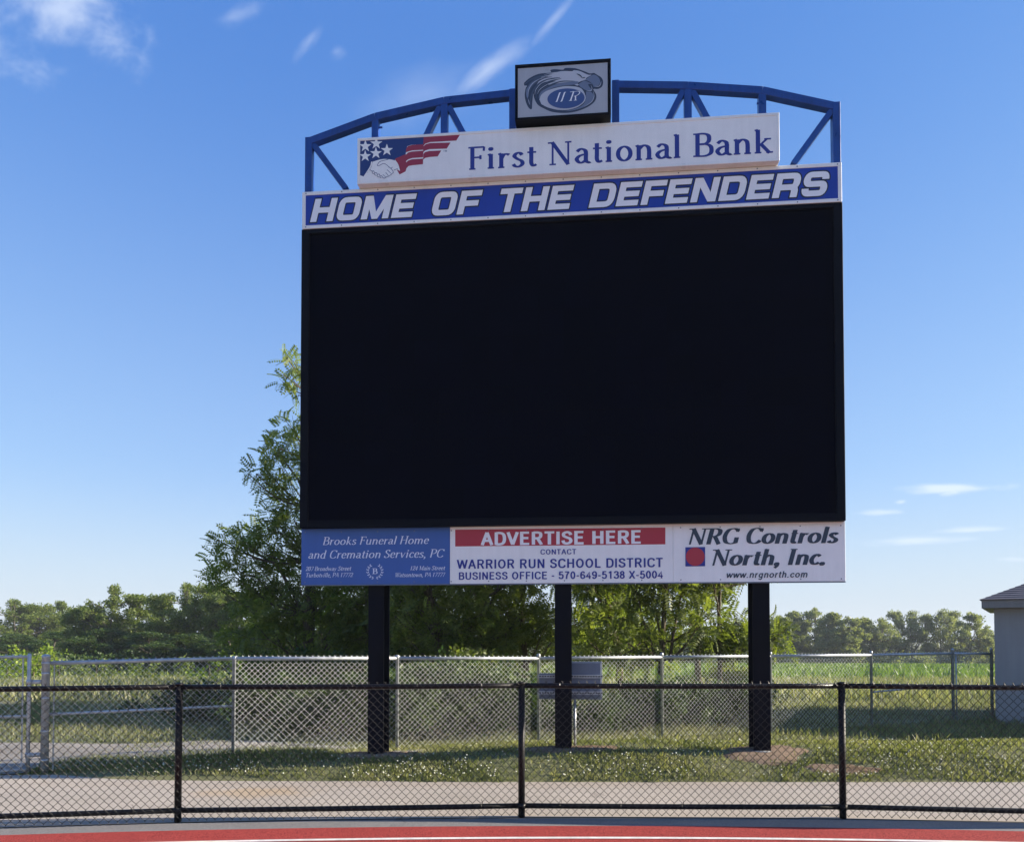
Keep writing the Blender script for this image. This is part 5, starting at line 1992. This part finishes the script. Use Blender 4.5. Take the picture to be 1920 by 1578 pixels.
gl = 'tree row behind the left meadow'
for (lab, u, vt, Y, rad, va) in (
    ('rounded pale green tree at the far left edge', 25, 1124, 112, 4.8, 1),
    ('broad hazy tree second from the left edge', 72, 1134, 115, 4.6, 2),
    ('narrow flat-topped tree rising above the left row', 114, 1128, 118, 2.4, 3),
    ('low tree filling the gap right of the flat-topped one', 150, 1142, 100, 3.6, 4),
    ('tall dark tree with a knobby top, highest of the left row', 208, 1098, 74, 3.1, 1),
    ('dark tree left of the tall knobby one', 168, 1138, 76, 2.8, 2),
    ('leafy tree right of the tall knobby one', 258, 1116, 76, 3.4, 3),
    ('olive green tree in the middle of the left row', 305, 1116, 72, 3.2, 4),
    ('two-headed tree right of the middle of the left row', 350, 1094, 70, 2.9, 1),
    ('olive tree under the reaching branch of the big locust', 395, 1098, 68, 3.0, 2),
    ('low tree at the right end of the left row', 438, 1112, 66, 2.9, 3),
    ('dark tree behind the big locust crown', 490, 1115, 64, 3.4, 4),
    ('dark filler tree low behind the silver fence left of the screen', 555, 1150, 62, 3.4, 1),
    ('tree behind the locust trunks under the left banner', 640, 1150, 62, 3.6, 2),
    ('tree behind the locust trunks right of the left post', 745, 1155, 64, 3.6, 3)):
    far_tree(lab, u, vt, Y, rad, va, 'leafmid', gl)
for (lab, u, vt, Y, rad, va) in (
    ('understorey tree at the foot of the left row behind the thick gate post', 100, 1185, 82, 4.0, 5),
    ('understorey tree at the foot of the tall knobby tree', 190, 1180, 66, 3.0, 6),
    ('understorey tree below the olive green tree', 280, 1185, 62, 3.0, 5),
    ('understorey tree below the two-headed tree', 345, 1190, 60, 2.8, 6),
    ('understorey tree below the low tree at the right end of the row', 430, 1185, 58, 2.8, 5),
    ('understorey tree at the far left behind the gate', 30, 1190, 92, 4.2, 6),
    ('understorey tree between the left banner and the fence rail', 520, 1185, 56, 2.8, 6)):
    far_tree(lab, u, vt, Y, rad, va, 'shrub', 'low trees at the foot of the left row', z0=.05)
gr = 'distant tree line beyond the crop field'
rr = random.Random(12)
tops = [(1462, 1156, 'first hazy tree right of the right black post'), (1490, 1148, 'slender tree near the right black post in the far tree line'),
        (1530, 1142, 'tallest rounded tree in the left half of the far tree line'), (1562, 1150, 'tree just right of the tall rounded one in the far line'),
        (1592, 1158, 'lower tree above the second fence panel from the right'), (1622, 1160, 'pale tree above the slim silver post in the far line'),
        (1655, 1156, 'thin-crowned tree with sky between its stems'), (1682, 1146, 'tall sparse tree left of the highest sparse one'),
        (1710, 1142, 'highest sparse tree of the far line'), (1738, 1152, 'thin tree between the sparse pair and the domed end post'),
        (1765, 1140, 'pale feathery tree above the domed silver end post'), (1792, 1146, 'tall pale tree right of the domed end post'),
        (1820, 1150, 'broad rounded tree near the grey building'), (1848, 1180, 'lower hazy tree touching the grey building')]
for i, (u, vt, lab) in enumerate(tops):
    sparse = 1640 < u < 1800
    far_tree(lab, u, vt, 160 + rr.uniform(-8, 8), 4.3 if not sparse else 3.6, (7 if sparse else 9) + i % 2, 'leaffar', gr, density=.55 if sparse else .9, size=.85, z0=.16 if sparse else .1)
for i, (u, lab) in enumerate(((1010, 'hazy distant tree just left of the middle black post'), (1100, 'hazy distant tree above the electrical enclosure'),
                              (1170, 'hazy distant tree left of the multi-stemmed locust'), (1300, 'hazy distant tree between the two slim locusts right of centre'),
                              (1385, 'hazy distant tree just left of the right black post'), (1430, 'hazy distant tree behind the right black post'))):
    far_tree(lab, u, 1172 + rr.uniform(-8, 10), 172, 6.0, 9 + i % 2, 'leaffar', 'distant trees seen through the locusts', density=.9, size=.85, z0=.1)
for (u, Y, rad, va, lab) in ((600, 32, 2.8, 1, 'dark tree close behind the big locust under the funeral home banner'), (740, 34, 2.8, 2, 'dark tree seen between the left black post and the leaning trunk'),
                             (880, 35, 2.8, 3, 'dark tree behind the slim pale trunk')):
    far_tree(lab, u, 1085, Y, rad, va, 'leafnear', 'dark trees close behind the locusts', size=.45, z0=.03, density=.75)
# brush at the foot of the distant line
def brush(name, u0, u1, Y, n, h, seed, leaf, size):
    r = np.random.RandomState(seed)
    cl_ = []
    for i in range(n):
        b_ = ground_pt(u0 + (u1 - u0) * (i + r.rand()) / n, Y + r.uniform(-3, 3))
        rad = h * r.uniform(.35, .7)
        cl_.append((np.array(b_) + np.array([0, 0, rad * .5]), rad))
    V, Fq = foliage(cl_, TUFT, 10, size, r, .3)
    o = link(bpy.data.objects.new(name, np_mesh(name, V, Fq, M[leaf])))
    tag(o, kind='stuff')


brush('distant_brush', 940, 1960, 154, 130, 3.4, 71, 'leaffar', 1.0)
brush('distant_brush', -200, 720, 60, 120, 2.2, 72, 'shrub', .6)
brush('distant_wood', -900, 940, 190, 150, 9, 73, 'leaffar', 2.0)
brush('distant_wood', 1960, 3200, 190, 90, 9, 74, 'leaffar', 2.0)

# ------------------------------------------------------------------ haze
hz = MB().box(-900, 900, -120, 1400, -45, 22)
hm = bpy.data.materials.new('haze')
hm.use_nodes = True
hm.node_tree.nodes.clear()
g = G(hm.node_tree)
pv = g.n('ShaderNodeVolumePrincipled')
pv.inputs['Color'].default_value = (0.86, 0.92, 1.0, 1)
pv.inputs['Density'].default_value = 0.00035
o_ = g.n('ShaderNodeOutputMaterial')
hm.node_tree.links.new(pv.outputs[0], o_.inputs['Volume'])
tag(hz.build('haze', hm), kind='stuff')
